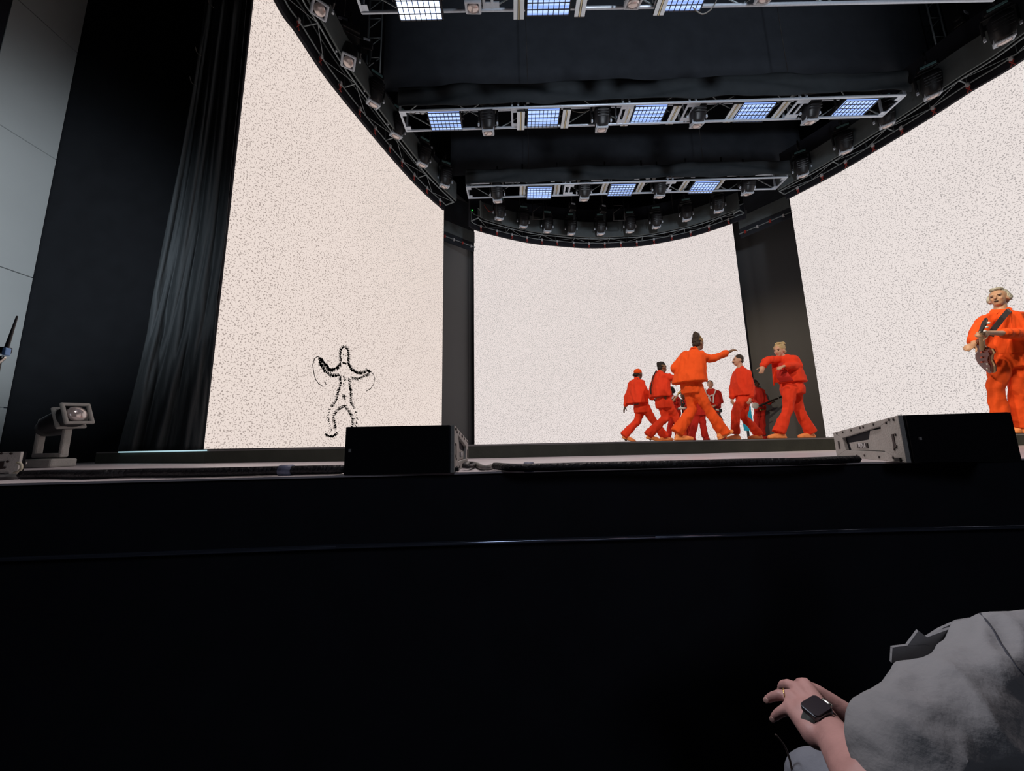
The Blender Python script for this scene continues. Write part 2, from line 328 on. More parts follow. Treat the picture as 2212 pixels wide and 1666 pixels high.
# dark panels and headers in the two gaps between the screens
def gap_panel(p, q, pa, pb, label, label2):
    p = Vector((*p, 0)); q = Vector((*q, 0)); u = (q - p).normalized(); L = (q - p).length
    root = empty('backing_flat', (p.x, p.y, RZ), math.atan2(u.y, u.x), label, 'panel')
    MB().box((L / 2, .05, 3.9), (L, .1, 7.8)).build('face_board', PANEL, root)
    HH = EZ + 5.8; a = PZ(*pa, HH); b = PZ(*pb, HH); u = (b - a).normalized(); a = a - u * .10; b = b + u * .06; L = (b - a).length; n = Vector((u.y, -u.x, 0))
    hd = empty('header_drape', a, math.atan2(u.y, u.x), label2, 'drape')
    MB().box((L / 2, .06, .75), (L, .05, 1.5)).build('cloth', CLOTH, hd)
    MB().tube([(0, 0, .12), (L, 0, .12)], .018).build('pipe', STEEL, hd)
    MB().box((L / 2, .02, .45), (L, .02, .35)).build('border', BAND, hd); MB().box((L / 2, .5, 1.3), (.04, .9, .04)).build('bracket', FIX, hd)
    for i in range(4): MB().box((L * (i + .5) / 4, -.02, .10), (.045, .04, .07)).build('clip', WHITE if i % 2 else REDT, hd)
gap_panel((-2.02, 9.85), (-1.02, 11.32), (957, 517), (1022, 541), 'dark grey panel filling the gap left of the back screen', 'black drape with clips above the left gap panel')
gap_panel((7.16, 11.34), (8.9, 9.85), (1607, 510), (1703, 470), 'dark grey panel behind the blonde dancer in the right gap', 'black drape with clips above the right gap panel')

# ---------------------------------------------------------------- ring of truss over the stage
H = EZ + 5.8; RC = Vector((2.57, 4.91, 0))
def arc(px): return [PZ(x, y, H) for x, y in px]
def smooth(pts, n=6):
    out = []; P = [pts[0] * 2 - pts[1]] + pts + [pts[-1] * 2 - pts[-2]]
    for i in range(1, len(P) - 2):
        for k in range(n):
            t = k / n; p0, p1, p2, p3 = P[i - 1:i + 3]
            out.append(.5 * ((2 * p1) + (-p0 + p2) * t + (2 * p0 - 5 * p1 + 4 * p2 - p3) * t * t + (-p0 + 3 * p1 - 3 * p2 + p3) * t ** 3))
    return out + [P[-2]]
LPTS = [Vector((-2.55, 1.6, H)), Vector((-2.92, 2.7, H))] + arc([(590, 0), (640, 75), (700, 165), (780, 265), (850, 348), (905, 408), (957, 455)])
BPTS = arc([(1012, 489), (1027, 498), (1090, 515), (1150, 527), (1210, 533), (1270, 537), (1340, 535), (1400, 530), (1500, 510), (1597, 478), (1612, 472)])
RPTS = arc([(1700, 432), (1800, 380), (1900, 322), (2000, 262), (2100, 198), (2212, 130)]) + [Vector((8.15, 3.9, H)), Vector((7.9, 2.6, H)), Vector((7.4, 1.5, H))]
def normals(P):
    N = []
    for i, p in enumerate(P):
        t = (P[min(i + 1, len(P) - 1)] - P[max(i - 1, 0)]); n = Vector((-t.y, t.x, 0)).normalized()
        if n.dot(p - RC) < 0: n = -n
        N.append(n)
    return N
def strip(P, N, off, z0, z1, th):
    m = MB()
    for i in range(len(P) - 1):
        a, b = P[i] - N[i] * off, P[i + 1] - N[i + 1] * off; a2, b2 = P[i] - N[i] * (off + th), P[i + 1] - N[i + 1] * (off + th)
        vs = [Vector((p.x, p.y, H + z)) for z in (z0, z1) for p in (a, b, b2, a2)]
        m.add(vs, [(0, 1, 2, 3), (4, 7, 6, 5), (0, 4, 5, 1), (1, 5, 6, 2), (2, 6, 7, 3), (3, 7, 4, 0)])
    return m
def ring(pts, where, reach=0):
    P = smooth(pts, 5); N = normals(P)
    m = P[len(P) // 2]
    tr = empty('curved_truss', (m.x, m.y, H), 0, 'curved lighting truss over %s' % where, 'truss')
    off = lambda i, d, z: Vector((P[i].x, P[i].y, H + z)) - N[i] * d
    for d, z in ((.09, .12), (.33, .12), (.09, .40), (.33, .40)):
        rel(tr, MB().tube([off(i, d, z) for i in range(len(P))], .013, 8).build('chord', STEEL))
    br = MB(); st = 3
    # even spacing of the lacing
    acc = 0; idx = [0]
    for i in range(1, len(P)):
        acc += (P[i] - P[i - 1]).length
        if acc > .42: idx.append(i); acc = 0
    for k, (i, j) in enumerate(zip(idx, idx[1:])):
        a, b = (.09, .33) if k % 2 else (.33, .09)
        br.cap(off(i, a, .12), off(j, b, .12), .006, n=6); br.cap(off(i, .09, .12), off(i, .09, .40), .006, n=6); br.cap(off(i, .33, .12), off(i, .33, .40), .006, n=6)
        if k % 2 == 0: br.cap(off(i, .09, .12), off(i, .33, .12), .011, n=6)
    for e in (0, len(P) - 1): br.cap(off(e, .09, .12), off(e, .33, .12), .014, n=6)
    rel(tr, br.build('lacing', STEEL))
    fa = strip(P, N, 0, 0, 1.25, .05).build('fascia_drape', BLACK); tag(fa, 'black outer cloth band hung around %s' % where.replace('the ', 'the truss over the ', 1), 'drape')
    ba = strip(P, N, .38, .13, .60, .03).build('border_drape', BAND); tag(ba, 'charcoal inner cloth band behind the spotlights over %s' % where, 'drape')
    return P, N
RINGS = [ring(LPTS, 'the left screen'), ring(BPTS, 'the back screen'), ring(RPTS, 'the right screen')]
# spring clamps along the outer chord
cl0 = None
def clamp(p, n, where):
    global cl0
    if cl0 is None:
        c = empty('spring_clamp'); MB().box((0, 0, .0), (.045, .045, .07)).build('jaw', WHITE, c, bevel=.008)
        MB().cap((-.02, 0, -.04), (0, 0, -.08), .009, n=6).cap((.02, 0, -.04), (0, 0, -.08), .009, n=6).cap((0, 0, -.08), (-.022, 0, -.13), .007, n=6).cap((0, 0, -.08), (.022, 0, -.13), .007, n=6).build('grip', REDT, c); cl0 = c
    else: c = copy_tree(cl0)
    c.location = p; c.rotation_euler = (0, 0, math.atan2(n.y, n.x) - math.pi / 2)
    tag(c, 'small white and red clamp on the curved truss over %s' % where, 'clamp', 'clamps on the truss over %s' % where)
for (P, N), where, px in zip(RINGS, ('the left screen', 'the back screen', 'the right screen'),
    ([(630, 50), (672, 125), (708, 190), (748, 245), (783, 285), (815, 325), (850, 353), (881, 382), (913, 410), (943, 435)],
     [(1041, 487), (1073, 500), (1104, 510), (1137, 516), (1170, 520), (1203, 523), (1237, 528), (1271, 529), (1306, 527), (1341, 524), (1376, 521), (1413, 513), (1451, 507), (1491, 498), (1530, 487), (1573, 474)],
     [(1725, 408), (1777, 380), (1832, 352), (1888, 315), (1955, 280), (2022, 235), (2100, 188), (2180, 125)])):
    for x, y in px:
        q = PZ(x, y, H + .1); i = min(range(len(P)), key=lambda k: (P[k] - N[k] * .1 - q).xy.length)
        # slide along the chord to the nearest spot
        a = P[i] - N[i] * .1; t = (P[min(i + 1, len(P) - 1)] - P[max(i - 1, 0)]).normalized(); s = (q - a).dot(t); c = a + t * s; c.z = H + .10
        clamp(c, N[i], where)

# ---------------------------------------------------------------- lighting fixtures (one of each built, then copied)
def proto_spot():
    r = empty('moving_spotlight')
    MB().box((0, 0, .60), (.27, .22, .11)).build('base', FIX, r, bevel=.02)
    MB().box((0, -.115, .60), (.20, .012, .045)).build('handle', TEAL, r, bevel=.005)
    y = MB(); y.box((0, 0, .535), (.34, .12, .03))
    for s in (-1, 1): y.box((s * .165, 0, .40), (.028, .10, .28))
    y.build('yoke', FIX, r, bevel=.01)
    for s in (-1, 1): MB().box((s * .168, -.035, .20), (.03, .035, .05)).build('bracket', BEZ, r, bevel=.006)
    M = Matrix.Rotation(math.radians(20), 4, 'X')
    h = MB().loft([((0, 0, -.0), (.095, 0, 0), (0, .095, 0)), ((0, 0, .06), (.115, 0, 0), (0, .115, 0)), ((0, 0, .15), (.13, 0, 0), (0, .12, 0)), ((0, 0, .33), (.135, 0, 0), (0, .125, 0)), ((0, 0, .40), (.10, 0, 0), (0, .09, 0))], 20)
    for k in range(4): h.box((0, -.122, .17 + k * .045), (.2, .02, .012))
    T = Matrix.Translation((0, .0, .06)) @ M
    head = h.xf(T).build('head', FIX, r)
    bz = MB()
    for a, b in (((-.085, -.085), (.085, -.085)), ((.085, -.085), (.085, .085)), ((.085, .085), (-.085, .085)), ((-.085, .085), (-.085, -.085))): bz.cap((a[0], a[1], 0), (b[0], b[1], 0), .018, n=8)
    bz.box((0, .0, .012), (.17, .17, .02))
    for s in (-1, 1): bz.box((s * .098, 0, .045), (.014, .13, .09))
    bz.xf(T).build('bezel', BEZ, head)
    MB().ell((0, 0, -.012), (.078, .078, .03)).xf(T).build('lens', LENS, head)
    c = MB().cyl((0, 0, .65), (0, 0, .96), .018).box((0, 0, .82), (.05, .07, .08)); c.build('hook', FIX, r)
    return r
def proto_strobe(lit):
    r = empty('strobe_panel')
    MB().box((0, .0, .055), (.60, .42, .09)).box((0, -.1, .13), (.5, .2, .08)).build('housing', FIX, r, bevel=.015)
    MB().box((0, 0, .004), (.55, .37, .012)).build('light_panel', lit, r)
    g = MB()
    for i in range(9): g.box((-.28 + i * .07, 0, -.02), (.010, .38, .008))
    for i in range(6): g.box((0, -.185 + i * .074, -.02), (.57, .010, .008))
    g.build('guard', FIX, r)
    y = MB()
    for s in (-1, 1): y.box((s * .32, -.02, .12), (.012, .04, .2))
    y.box((0, -.02, .215), (.65, .04, .012)).cyl((0, -.02, .22), (0, -.02, .55), .02); y.build('yoke', FIX, r)
    return r
def proto_strip():
    r = empty('blinder_strip')
    MB().box((0, 0, .03), (.135, .40, .055)).build('housing', FIX, r, bevel=.006)
    f = MB()
    for s in (-1, 1): f.box((s * .043, 0, .0), (.052, .37, .008))
    f.build('reflector', STRIPF, r)
    MB().box((0, 0, -.001), (.016, .37, .010)).build('tube', STRIPC, r)
    MB().box((0, -.16, .11), (.11, .06, .12)).cyl((0, -.16, .16), (0, -.16, .55), .02).build('bracket', FIX, r)
    return r
PR = {}
def fixture(kind, p, rz, label, cat, group, pr=None):
    key = kind
    if key not in PR:
        PR[key] = {'spot': proto_spot, 'strobe': lambda: proto_strobe(LED), 'strobew': lambda: proto_strobe(LEDW), 'strip': proto_strip}[kind](); o = PR[key]
    else: o = copy_tree(PR[key])
    o.location = p; o.rotation_euler = (0, 0, rz); tag(o, label, cat, group); return o
ORD = ['first', 'second', 'third', 'fourth', 'fifth', 'sixth', 'seventh', 'eighth', 'ninth', 'tenth', 'eleventh', 'twelfth', 'thirteenth']
# spotlights round the ring
ringlists = (('the left screen', [(690, 28), (752, 140), (806, 232), (855, 300), (912, 362), (960, 408)], 'counted from the top down'),
             ('the back screen', [(1078, 478), (1130, 495), (1182, 505), (1234, 510), (1298, 510), (1361, 505), (1418, 496), (1484, 480), (1553, 462)], 'counted from the left'),
             ('the right screen', [(1735, 385), (1828, 334), (1918, 277), (2017, 214), (2172, 96)], 'counted from the bottom up'))
for where, L, how in ringlists:
    for i, (x, y) in enumerate(L):
        p = PZ(x, y, H + .05); d = (p - RC); a = math.atan2(d.y, d.x) - math.pi / 2
        fixture('spot', p, a * .55 + random.uniform(-.06, .06), '%s hanging spotlight on the curved truss over %s, %s' % (ORD[i], where, how), 'spotlight', 'spotlights over %s' % where)
p = PY(1657, 470, 9.6); fixture('spot', p, -.2, 'lone spotlight hanging in the gap above the blonde dancer', 'spotlight', None)

def box_truss(name, nl, nr, dep, label, frames, zt=.38):
    """nl/nr: left and right ends of the near lower chord"""
    nl = Vector(nl); nr = Vector(nr); u = (nr - nl).normalized(); v = Vector((-u.y, u.x, 0)); L = (nr - nl).length
    r = empty('box_truss', nl, math.atan2(u.y, u.x), label, 'truss')
    for y, z in ((0, 0), (dep, 0), (0, zt), (dep, zt)): MB().tube([(0, y, z), (L, y, z)], .021, 10).build('chord', ALU, r)
    la = MB(); n = max(2, int(L / .55))
    for k in range(n):
        a, b = L * k / n, L * (k + 1) / n
        la.cap((a, dep, 0 if k % 2 else zt), (b, dep, zt if k % 2 else 0), .011, n=6); la.cap((a, 0 if k % 2 else dep, zt), (b, dep if k % 2 else 0, zt), .011, n=6)
    la.build('lacing', STEEL, r)
    for fx in [0, L] + [q for f in frames for q in (f - .055, f + .055)]:
        g = MB().box((fx, dep / 2, 0), (.035, dep, .02))
        for yy in (0, dep):
            g.box((fx, yy, zt / 2), (.03, .03, zt)); g.box((fx + (.05 if fx < L - .1 else -.05), yy + (.045 if yy == 0 else -.045), 0), (.09, .09, .014))
        g.build('end_frame', ALU, r)
    return r, u, v
# truss A (top of the picture), B (middle), C (lower)
def place_row(px_spots, px_strobes, px_strips, row, YT, w0=None):
    for kind, L, nm in (('spot', px_spots, 'spotlight'), ('strobe', px_strobes, 'strobe light'), ('strip', px_strips, 'light bar')):
        for i, (x, y) in enumerate(L):
            z = {'spot': -.05, 'strobe': -.02, 'strip': -.10}[kind]; kk = kind
            if kind == 'strobe' and w0 and i == 0: kk = 'strobew'
            desc = {'spot': 'black moving spotlight with grey bezel', 'strobe': 'caged strobe panel glowing blue', 'strip': 'pale narrow light bar'}[kind]
            if kk == 'strobew': desc = 'caged strobe panel glowing brightest white'
            k2 = L.index((x, y)); extra = 'the only one' if len(L) == 1 else '%s from the left' % ORD[k2]
            fixture(kk, PY(x, y, YT) if kind != 'strobe' or 1 else 0, random.uniform(-.05, .05) if kind == 'spot' else 0, '%s on the %s, %s' % (desc, row, extra), nm, '%s units on the %s' % (nm, row))
pA = PZ(783, 27, H)
box_truss('A', (pA.x, pA.y - .42, H), (6.6, pA.y - .42, H), .42, 'nearest straight lighting truss at the top edge', [1.7, 4.0])
pB = PZ(864, 241, H); pB2 = PZ(1955, 206, H)
box_truss('B', pB, pB2, .40, 'middle straight lighting truss with five blue strobes', [2.02, 3.95, 5.1, 7.0])
pC = PZ(1008, 404, H); pC2 = PZ(1700, 383, H)
box_truss('C', pC, pC2, .38, 'farthest straight lighting truss with three blue strobes', [2.3, 4.6])
place_row([(1022, 24), (1369, 14), (1655, 2)], [(903, 6), (1186, -4), (1480, -14)], [(1121, 6), (1257, 0), (1434, -3)], 'nearest straight truss', pA.y - .21, w0=True)
place_row([(1055, 293), (1300, 286), (1506, 277), (1750, 270)], [(962, 262), (1173, 256), (1400, 248), (1628, 243), (1843, 236)],
          [(1125, 262), (1222, 258), (1354, 253), (1455, 249), (1582, 245), (1685, 240)], 'middle straight truss', pB.y + .20)
place_row([(1075, 440), (1262, 436), (1425, 430), (1615, 424)], [(1165, 417), (1342, 411), (1520, 405)],
          [(1129, 412), (1203, 409), (1305, 407), (1383, 404), (1478, 400), (1554, 397)], 'farthest straight truss', pC.y + .19)

# black cloth: wavy hanging sheets
def sheet(name, a, b, z0, z1, m, amp, wl_, label, nx=90, nz=14, swag=0, edge=0, cat='drape', th=.01, lean=None):
    a = Vector(a); b = Vector(b); u = (b - a); L = u.length; u.normalize(); n = Vector((u.y, -u.x, 0)); vs = []; fs = []
    ph = [random.uniform(0, 6.28) for _ in range(6)]
    for j in range(nz + 1):
        for i in range(nx + 1):
            s = L * i / nx; t = j / nz
            d = amp * (math.sin(s / wl_ * 6.28 + ph[0] + .6 * math.sin(s * 1.7 + ph[1])) * .6 + math.sin(s / wl_ * 2.9 + ph[2] + t * 2) * .5 * (1 - t * .3))
            zz = z0 + (z1 - z0) * t
            if swag: d += swag * abs(math.sin(s * 1.6 + ph[3])) * math.sin(t * 9 + 3 * math.cos(s * 1.6)) ; 
            if j == 0: zz += edge * math.sin(s * 3.1 + ph[4]) * .5 + edge * .4 * math.sin(s * 9 + ph[5])
            if j == nz: zz += edge * math.sin(s * 2.3 + ph[1])
            p = a + u * s + n * d; vs.append((p.x, p.y, zz))
    for j in range(nz):
        for i in range(nx): k = j * (nx + 1) + i; fs.append((k, k + 1, k + nx + 2, k + nx + 1))
    mb = MB().add(vs, fs, True); o = mb.build(name, m); so = o.modifiers.new('thick', 'SOLIDIFY'); so.thickness = th
    return tag(o, label, cat)
# cloth hung on the near side of each straight truss
def yz(x, y, d): return PY(x, y, d).z
sheet('truss_drape', (pB.x - .02, pB.y - .06, 0), (pB2.x + .05, pB2.y - .06, 0), H + .03, yz(1300, 187, pB.y), CLOTH2, .012, .9, 'wrinkled black cloth draped along the middle straight truss', 140, 12, .022, .02)
sheet('truss_drape', (pC.x - .02, pC.y - .06, 0), (pC2.x + .05, pC2.y - .06, 0), H + .03, yz(1300, 366, pC.y), CLOTH2, .012, .8, 'wrinkled black cloth draped along the farthest straight truss', 120, 12, .022, .02)
# tall black masking drapes between the trusses
dA = 6.35; a = PY(829, 150, dA); b = PY(2058, 120, dA)
sheet('masking_drape', (a.x, a.y, 0), (b.x, b.y, 0), yz(1400, 188, dA), 12.5, CLOTH, .006, 1.4, 'large plain black drape between the nearest and middle trusses', 60, 6, 0, .03)
dB = 8.3; a = PY(974, 340, dB); b = PY(1732, 330, dB)
sheet('masking_drape', (a.x, a.y, 0), (b.x, b.y, 0), yz(1350, 373, dB), 12.5, CLOTH, .006, 1.4, 'black drape between the middle and farthest trusses', 60, 6, 0, .03)

# upright trusses, hoists and cables up in the grid
def ladder(x, ytop, ybot, d, wpx, label, m=STEEL):
    a = PY(x, ybot, d); r = empty('upright_truss', (a.x, a.y, a.z), 0, label, 'truss'); h = PY(x, ytop, d).z - a.z; w_ = wpx
    for s in (-1, 1): MB().cyl((s * w_ / 2, 0, 0), (s * w_ / 2, 0, h), .014).build('chord', m, r)
    k = MB(); n = int(h / .22)
    for i in range(n): k.cyl((-w_ / 2, 0, h * i / n), (w_ / 2, 0, h * (i + (i % 2)) / n), .009, n=6)
    k.build('rung', m, r)
ladder(806, -60, 168, 6.2, .26, 'upright ladder truss left of the large black drape')
ladder(2040, -60, 120, 6.1, .22, 'upright ladder truss right of the large black drape')
ladder(1163, 424, 474, 9.2, .3, 'short upright truss behind the left strobe of the farthest truss', FIX)
ladder(1338, 428, 476, 9.2, .3, 'short upright truss behind the middle strobe of the farthest truss', FIX)
def chain(x, y, z, label):
    r = empty('suspension_chain', (x, y, z), 0, label, 'chain'); MB().cyl((0, 0, 0), (0, 0, 14 - z), .007, n=6).build('links', CABLE, r); MB().box((0, 0, .03), (.06, .10, .08)).build('shackle', STEEL, r)
for (x, t), yy in (((.4, 'left'), pB.y + .2), ((5.2, 'right'), pB.y + .2)): chain(x, yy, H + .36, 'steel chain holding the %s half of the middle truss' % t)
for (x, t), yy in (((.5, 'left'), pC.y + .19), ((4.6, 'right'), pC.y + .19)): chain(x, yy, H + .36, 'steel chain holding the %s half of the farthest truss' % t)
for i, t in ((.25, 'left'), (.75, 'right')):
    P_, N_r = RINGS[1]; k = int(len(P_) * i); q = P_[k] - N_r[k] * .33; chain(q.x, q.y, H + .38, 'steel chain holding the %s side of the curved truss over the back screen' % t)
def hoist(x, y, d, label, s=1):
    p = PY(x, y, d); r = empty('chain_hoist', p, .3, label, 'hoist')
    MB().box((0, 0, 0), (.22 * s, .16 * s, .30 * s)).cyl((-.13 * s, 0, .02), (.13 * s, 0, .02), .07 * s).build('motor', FIX, r, bevel=.02)
    MB().box((0, -.085 * s, .08 * s), (.14 * s, .012, .05 * s)).build('label_plate', BEZ, r)
    MB().cyl((0, 0, .15 * s), (0, 0, 14 - p.z), .008, n=6).build('chain', CABLE, r)
    MB().cap((.05, 0, -.15 * s), (.04, 0, -.42 * s), .05 * s, .03 * s).build('chain_bag', CLOTH2, r)
hoist(742, 62, 4.9, 'chain hoist beside the upper left curve of the truss'); hoist(928, 330, 7.4, 'chain hoist hanging left of the middle black drape', .9)
hoist(793, 100, 5.6, 'small chain hoist left of the ladder truss', .8)
hoist(2075, 45, 5.9, 'chain hoist beside the upper right curve of the truss', 1.0); hoist(1236, 448, 9.3, 'chain hoist above the back curve, left one', .8)
hoist(1302, 452, 9.4, 'chain hoist above the back curve, right one', .8)
def cable(pts, r, m, label, name='cable', cat='cable'):
    o = MB().tube(smooth([Vector(p) for p in pts], 8), r, 6).build(name, m); return tag(o, label, cat)
cable([PY(x, y, 4.05) for x, y in ((1487, -8), (1494, 12), (1508, 26), (1520, 30), (1536, 20), (1546, 5), (1549, -8))], .008, CABLEG, 'loop of cable hanging from the nearest straight truss')
cable([PY(x, y, 5.8) for x, y in ((1230, 236), (1240, 240), (1254, 243), (1268, 240), (1280, 232))], .007, CABLEG, 'cable swag on the middle truss left of its second spotlight')
cable([PY(x, y, 5.8) for x, y in ((884, 243), (894, 246), (902, 241), (912, 247), (922, 244), (930, 247))], .007, CABLEG, 'cable swag beside the leftmost strobe of the middle truss')
cable([PY(x, y, 8.9) for x, y in ((1046, 443), (1052, 452), (1058, 457), (1066, 456), (1070, 447))], .007, REDT, 'red cable looping behind the left end of the farthest truss')
# small green and red status lamps on a power box
def tiny(x, y, d, c, label):
    r = empty('power_box', PY(x, y, d), 0, label, 'power box'); MB().box((0, .06, 0), (.16, .1, .12)).build('case', FIX, r, bevel=.01)
    MB().ell((0, .0, 0), (.016, .01, .016)).build('status_lamp', mat('status_' + label[:5], c, emit=c, es=2.0), r)
tiny(1020, 454, 9.1, (.05, .9, .1), 'green lit power box at the left end of the back curve')
tiny(1608, 457, 9.1, (.08, .8, .1), 'green lit power box at the right end of the back curve')

# ---------------------------------------------------------------- curtain at the left edge of the stage
def curtain():
    L = [(437, 60), (415, 200), (385, 370), (358, 500), (330, 640), (318, 720), (305, 780), (283, 870), (255, 976)]
    Rr = [(528, 60), (516, 200), (499, 370), (488, 500), (470, 640), (464, 720), (459, 780), (450, 870), (440, 973)]
    L = [(450, -60)] + L; Rr = [(538, -60)] + Rr
    nx = 70; sub = 7; vs = []; rows = []
    for k in range(len(L) - 1):
        for s in range(sub): t = s / sub; rows.append(((L[k][0] * (1 - t) + L[k + 1][0] * t, L[k][1] * (1 - t) + L[k + 1][1] * t), (Rr[k][0] * (1 - t) + Rr[k + 1][0] * t, Rr[k][1] * (1 - t) + Rr[k + 1][1] * t)))
    rows.append((L[-1], Rr[-1])); n = len(rows)
    for j, (a, b) in enumerate(rows):
        v = j / (n - 1)
        for i in range(nx + 1):
            t = i / nx
            f = math.sin(t * 19 + 1.2 * math.sin(v * 5)) * .022 + math.sin(t * 43 + 2.5 * math.sin(v * 7 + 1) + v * 4) * .010 + math.sin(t * 71 + v * 13 + 3 * math.sin(v * 11)) * .004
            f += .02 * math.sin(v * 14 + t * 6) * max(0, v - .6)
            if v > .55: f += .16 * (v - .55) * math.exp(-((t - .12) / .09) ** 2) + .10 * (v - .55) * math.exp(-((t - .42 - .5 * (1 - v)) / .05) ** 2)
            d = 4.02 + .22 * t - f * 1.4
            vs.append(PY(a[0] * (1 - t) + b[0] * t, a[1] * (1 - t) + b[1] * t, d))
    for i in range(nx + 1):
        k = (n - 1) * (nx + 1) + i; vs[k].z = RZ + .003
    fs = [(j * (nx + 1) + i, j * (nx + 1) + i + 1, (j + 1) * (nx + 1) + i + 1, (j + 1) * (nx + 1) + i) for j in range(n - 1) for i in range(nx)]
    o = MB().add(vs, fs, True).build('stage_curtain', CURT); m = o.modifiers.new('thick', 'SOLIDIFY'); m.thickness = .006
    tag(o, 'wrinkled black curtain hanging beside the left screen', 'curtain')
    # rope ties left of it
    for i, (x, y) in enumerate(((455, 8), (428, 112), (416, 176))):
        a = PY(x - 6, y - 10, 3.98); b = PY(x + 6, y + 8, 3.98)
        tag(MB().tube(smooth([a, (a + b) / 2 + Vector((-.012, 0, -.02)), b], 4), .005, 6).build('tie_rope', CABLEG), 'pale tie rope at the curtain edge, %s from the top' % ORD[i], 'rope', 'curtain tie ropes')
curtain()
o = MB().box((0, 0, 0), (.0, .0, .0)) if False else None
a = PZ(255, 978.5, RZ - .0) if False else Vector((rf[0][0] - .02, rf[0][1], 0)); 
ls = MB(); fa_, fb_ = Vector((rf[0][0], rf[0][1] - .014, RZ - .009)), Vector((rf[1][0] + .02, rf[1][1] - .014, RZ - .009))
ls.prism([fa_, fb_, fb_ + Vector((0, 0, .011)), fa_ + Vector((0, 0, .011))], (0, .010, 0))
o = ls.build('edge_light', mat('edge_tape_glow', (.5, .7, .75), .4, emit=(.55, .85, .95), es=.75)); tag(o, 'thin glowing strip under the curtain on the riser edge', 'light strip')  # emissive strip added to draw the bright glint on the riser edge
# frame post between curtain and screen
o = MB().prism([(-3.66, 4.31, RZ + .001), (-3.61, 4.31, RZ + .001), (-3.61, 4.31, 12.5), (-3.66, 4.31, 12.5)], (0, .05, 0)).build('frame_post', BLACK); tag(o, 'slim black post along the left edge of the left screen', 'post')

# ---------------------------------------------------------------- speaker boxes on the deck edge
def speaker(q, zf, zr, label, side, logo=False):
    """q: FL, FR, RR, RL on the deck; zf/zr top heights front/rear"""
    FL, FR, RR, RL = [Vector((x, y, DZ)) for x, y in q]
    c = (FL + FR + RR + RL) / 4; r = empty('speaker_box', c, 0, label, 'speaker')
    top = lambda p, z: Vector((p.x, p.y, z))
    vs = [FL, FR, RR, RL, top(FL, zf), top(FR, zf), top(RR, zr), top(RL, zr)]
    rel(r, MB().add(vs, [(0, 1, 5, 4), (1, 2, 6, 5), (2, 3, 7, 6), (3, 0, 4, 7), (4, 5, 6, 7), (3, 2, 1, 0)]).build('cabinet', BLACK, bevel=.004))
    nf = Vector(((FR - FL).y, -(FR - FL).x, 0)).normalized()
    g = lambda s, t, off=.006: (FL + (FR - FL) * s) * (1) + Vector((0, 0, (zf - DZ) * t)) + nf * off
    rel(r, MB().prism([g(.01, .01, .001), g(.99, .01, .001), g(.99, .99, .001), g(.01, .99, .001)], nf * .008).build('grille', GRILLE))
    rel(r, MB().box(g(.06 if side > 0 else .1, .50, .011), (.010, .005, .012)).build('badge', GBOX))
    A, B = (FR, RR) if side > 0 else (FL, RL); u = (B - A); L = u.length; un = u.normalized(); n = Vector((un.y, -un.x, 0)) * side
    if n.dot(A - c) < 0: n = -n
    def S(s, t, off=0):               # s along depth, t up
        z = zf + (zr - zf) * s; return A + un * L * s + Vector((0, 0, (z - DZ) * t)) + n * off
    outer = [(0, 0), (1, 0), (1, 1), (0, 1)]; inner = [(.22, .22), (.80, .26), (.83, .72), (.22, .86)]
    m = MB()
    for k in range(4):
        a, b = outer[k], outer[(k + 1) % 4]; c2, d2 = inner[(k + 1) % 4], inner[k]
        vs = [S(*a, .001), S(*b, .001), S(*c2, .001), S(*d2, .001)]; ww = [v + n * .016 for v in vs]
        m.add(vs + ww, [(0, 1, 2, 3), (4, 5, 6, 7), (0, 1, 5, 4), (2, 3, 7, 6), (1, 2, 6, 5), (3, 0, 4, 7)])
    rel(r, m.build('side_panel', GBOX, bevel=.002))
    # recessed lower plate with the badge, dark handle hole above it
    rel(r, MB().prism([S(.24, .24, .001), S(.74, .27, .001), S(.76, .52, .001), S(.44, .56, .001), S(.40, .80, .001), S(.24, .80, .001)], n * .006).build('handle_plate', GBOX))
    b = MB()
    for s, t in ((.05, .93), (.1, .95), (.14, .9), (.3, .93), (.45, .93), (.5, .93), (.65, .92), (.8, .92), (.92, .92), (.06, .6), (.07, .35), (.1, .28), (.13, .09), (.3, .08), (.5, .1), (.62, .08)):
        b.cyl(S(s, t, .015), S(s, t, .020), .006, n=8)
    rel(r, b.build('bolt', DARK))
    for s in (.09, .91): rel(r, MB().prism([S(s - .012, .3, .0165), S(s + .012, .3, .0165), S(s + .012, .62, .0165), S(s - .012, .62, .0165)], n * .003).build('slot', DARK))
    rel(r, MB().box(S(.06, .06, .02), (.022, .022, .016)).build('rigging_pin', FIX))
    # name badge
    pl = MB().prism([S(.46, .32, .0075), S(.62, .335, .0075), S(.62, .47, .0075), S(.46, .465, .0075)], n * .003); rel(r, pl.build('name_plate', DARK))
    cu = bpy.data.curves.new('t', 'FONT'); cu.body = 'MINA'; cu.size = .034; cu.align_x = 'CENTER'; cu.align_y = 'CENTER'; cu.extrude = .0005; cu.offset = .0006
    to = bpy.data.objects.new('t', cu); COL.objects.link(to); dg = bpy.context.evaluated_depsgraph_get(); me = bpy.data.meshes.new_from_object(to.evaluated_get(dg)); bpy.data.objects.remove(to)
    me.name = 'lettering'; me.materials.append(WHITEP); t = bpy.data.objects.new('lettering', me); COL.objects.link(t)
    xa = un if side > 0 else -un; za = Vector((0, 0, 1)); R3 = Matrix((xa, za, n)).transposed(); hh = (zf - DZ)
    M4 = Matrix.Translation(S(.54, .40, .0115)) @ R3.to_4x4() @ Matrix.Scale(1.0, 4)
    me.transform(M4); rel(r, t)
    return r
fl = PZ(742, 1027, DZ); fr = PZ(972, 1022, DZ); rr = PZ(1000, 1005, DZ)
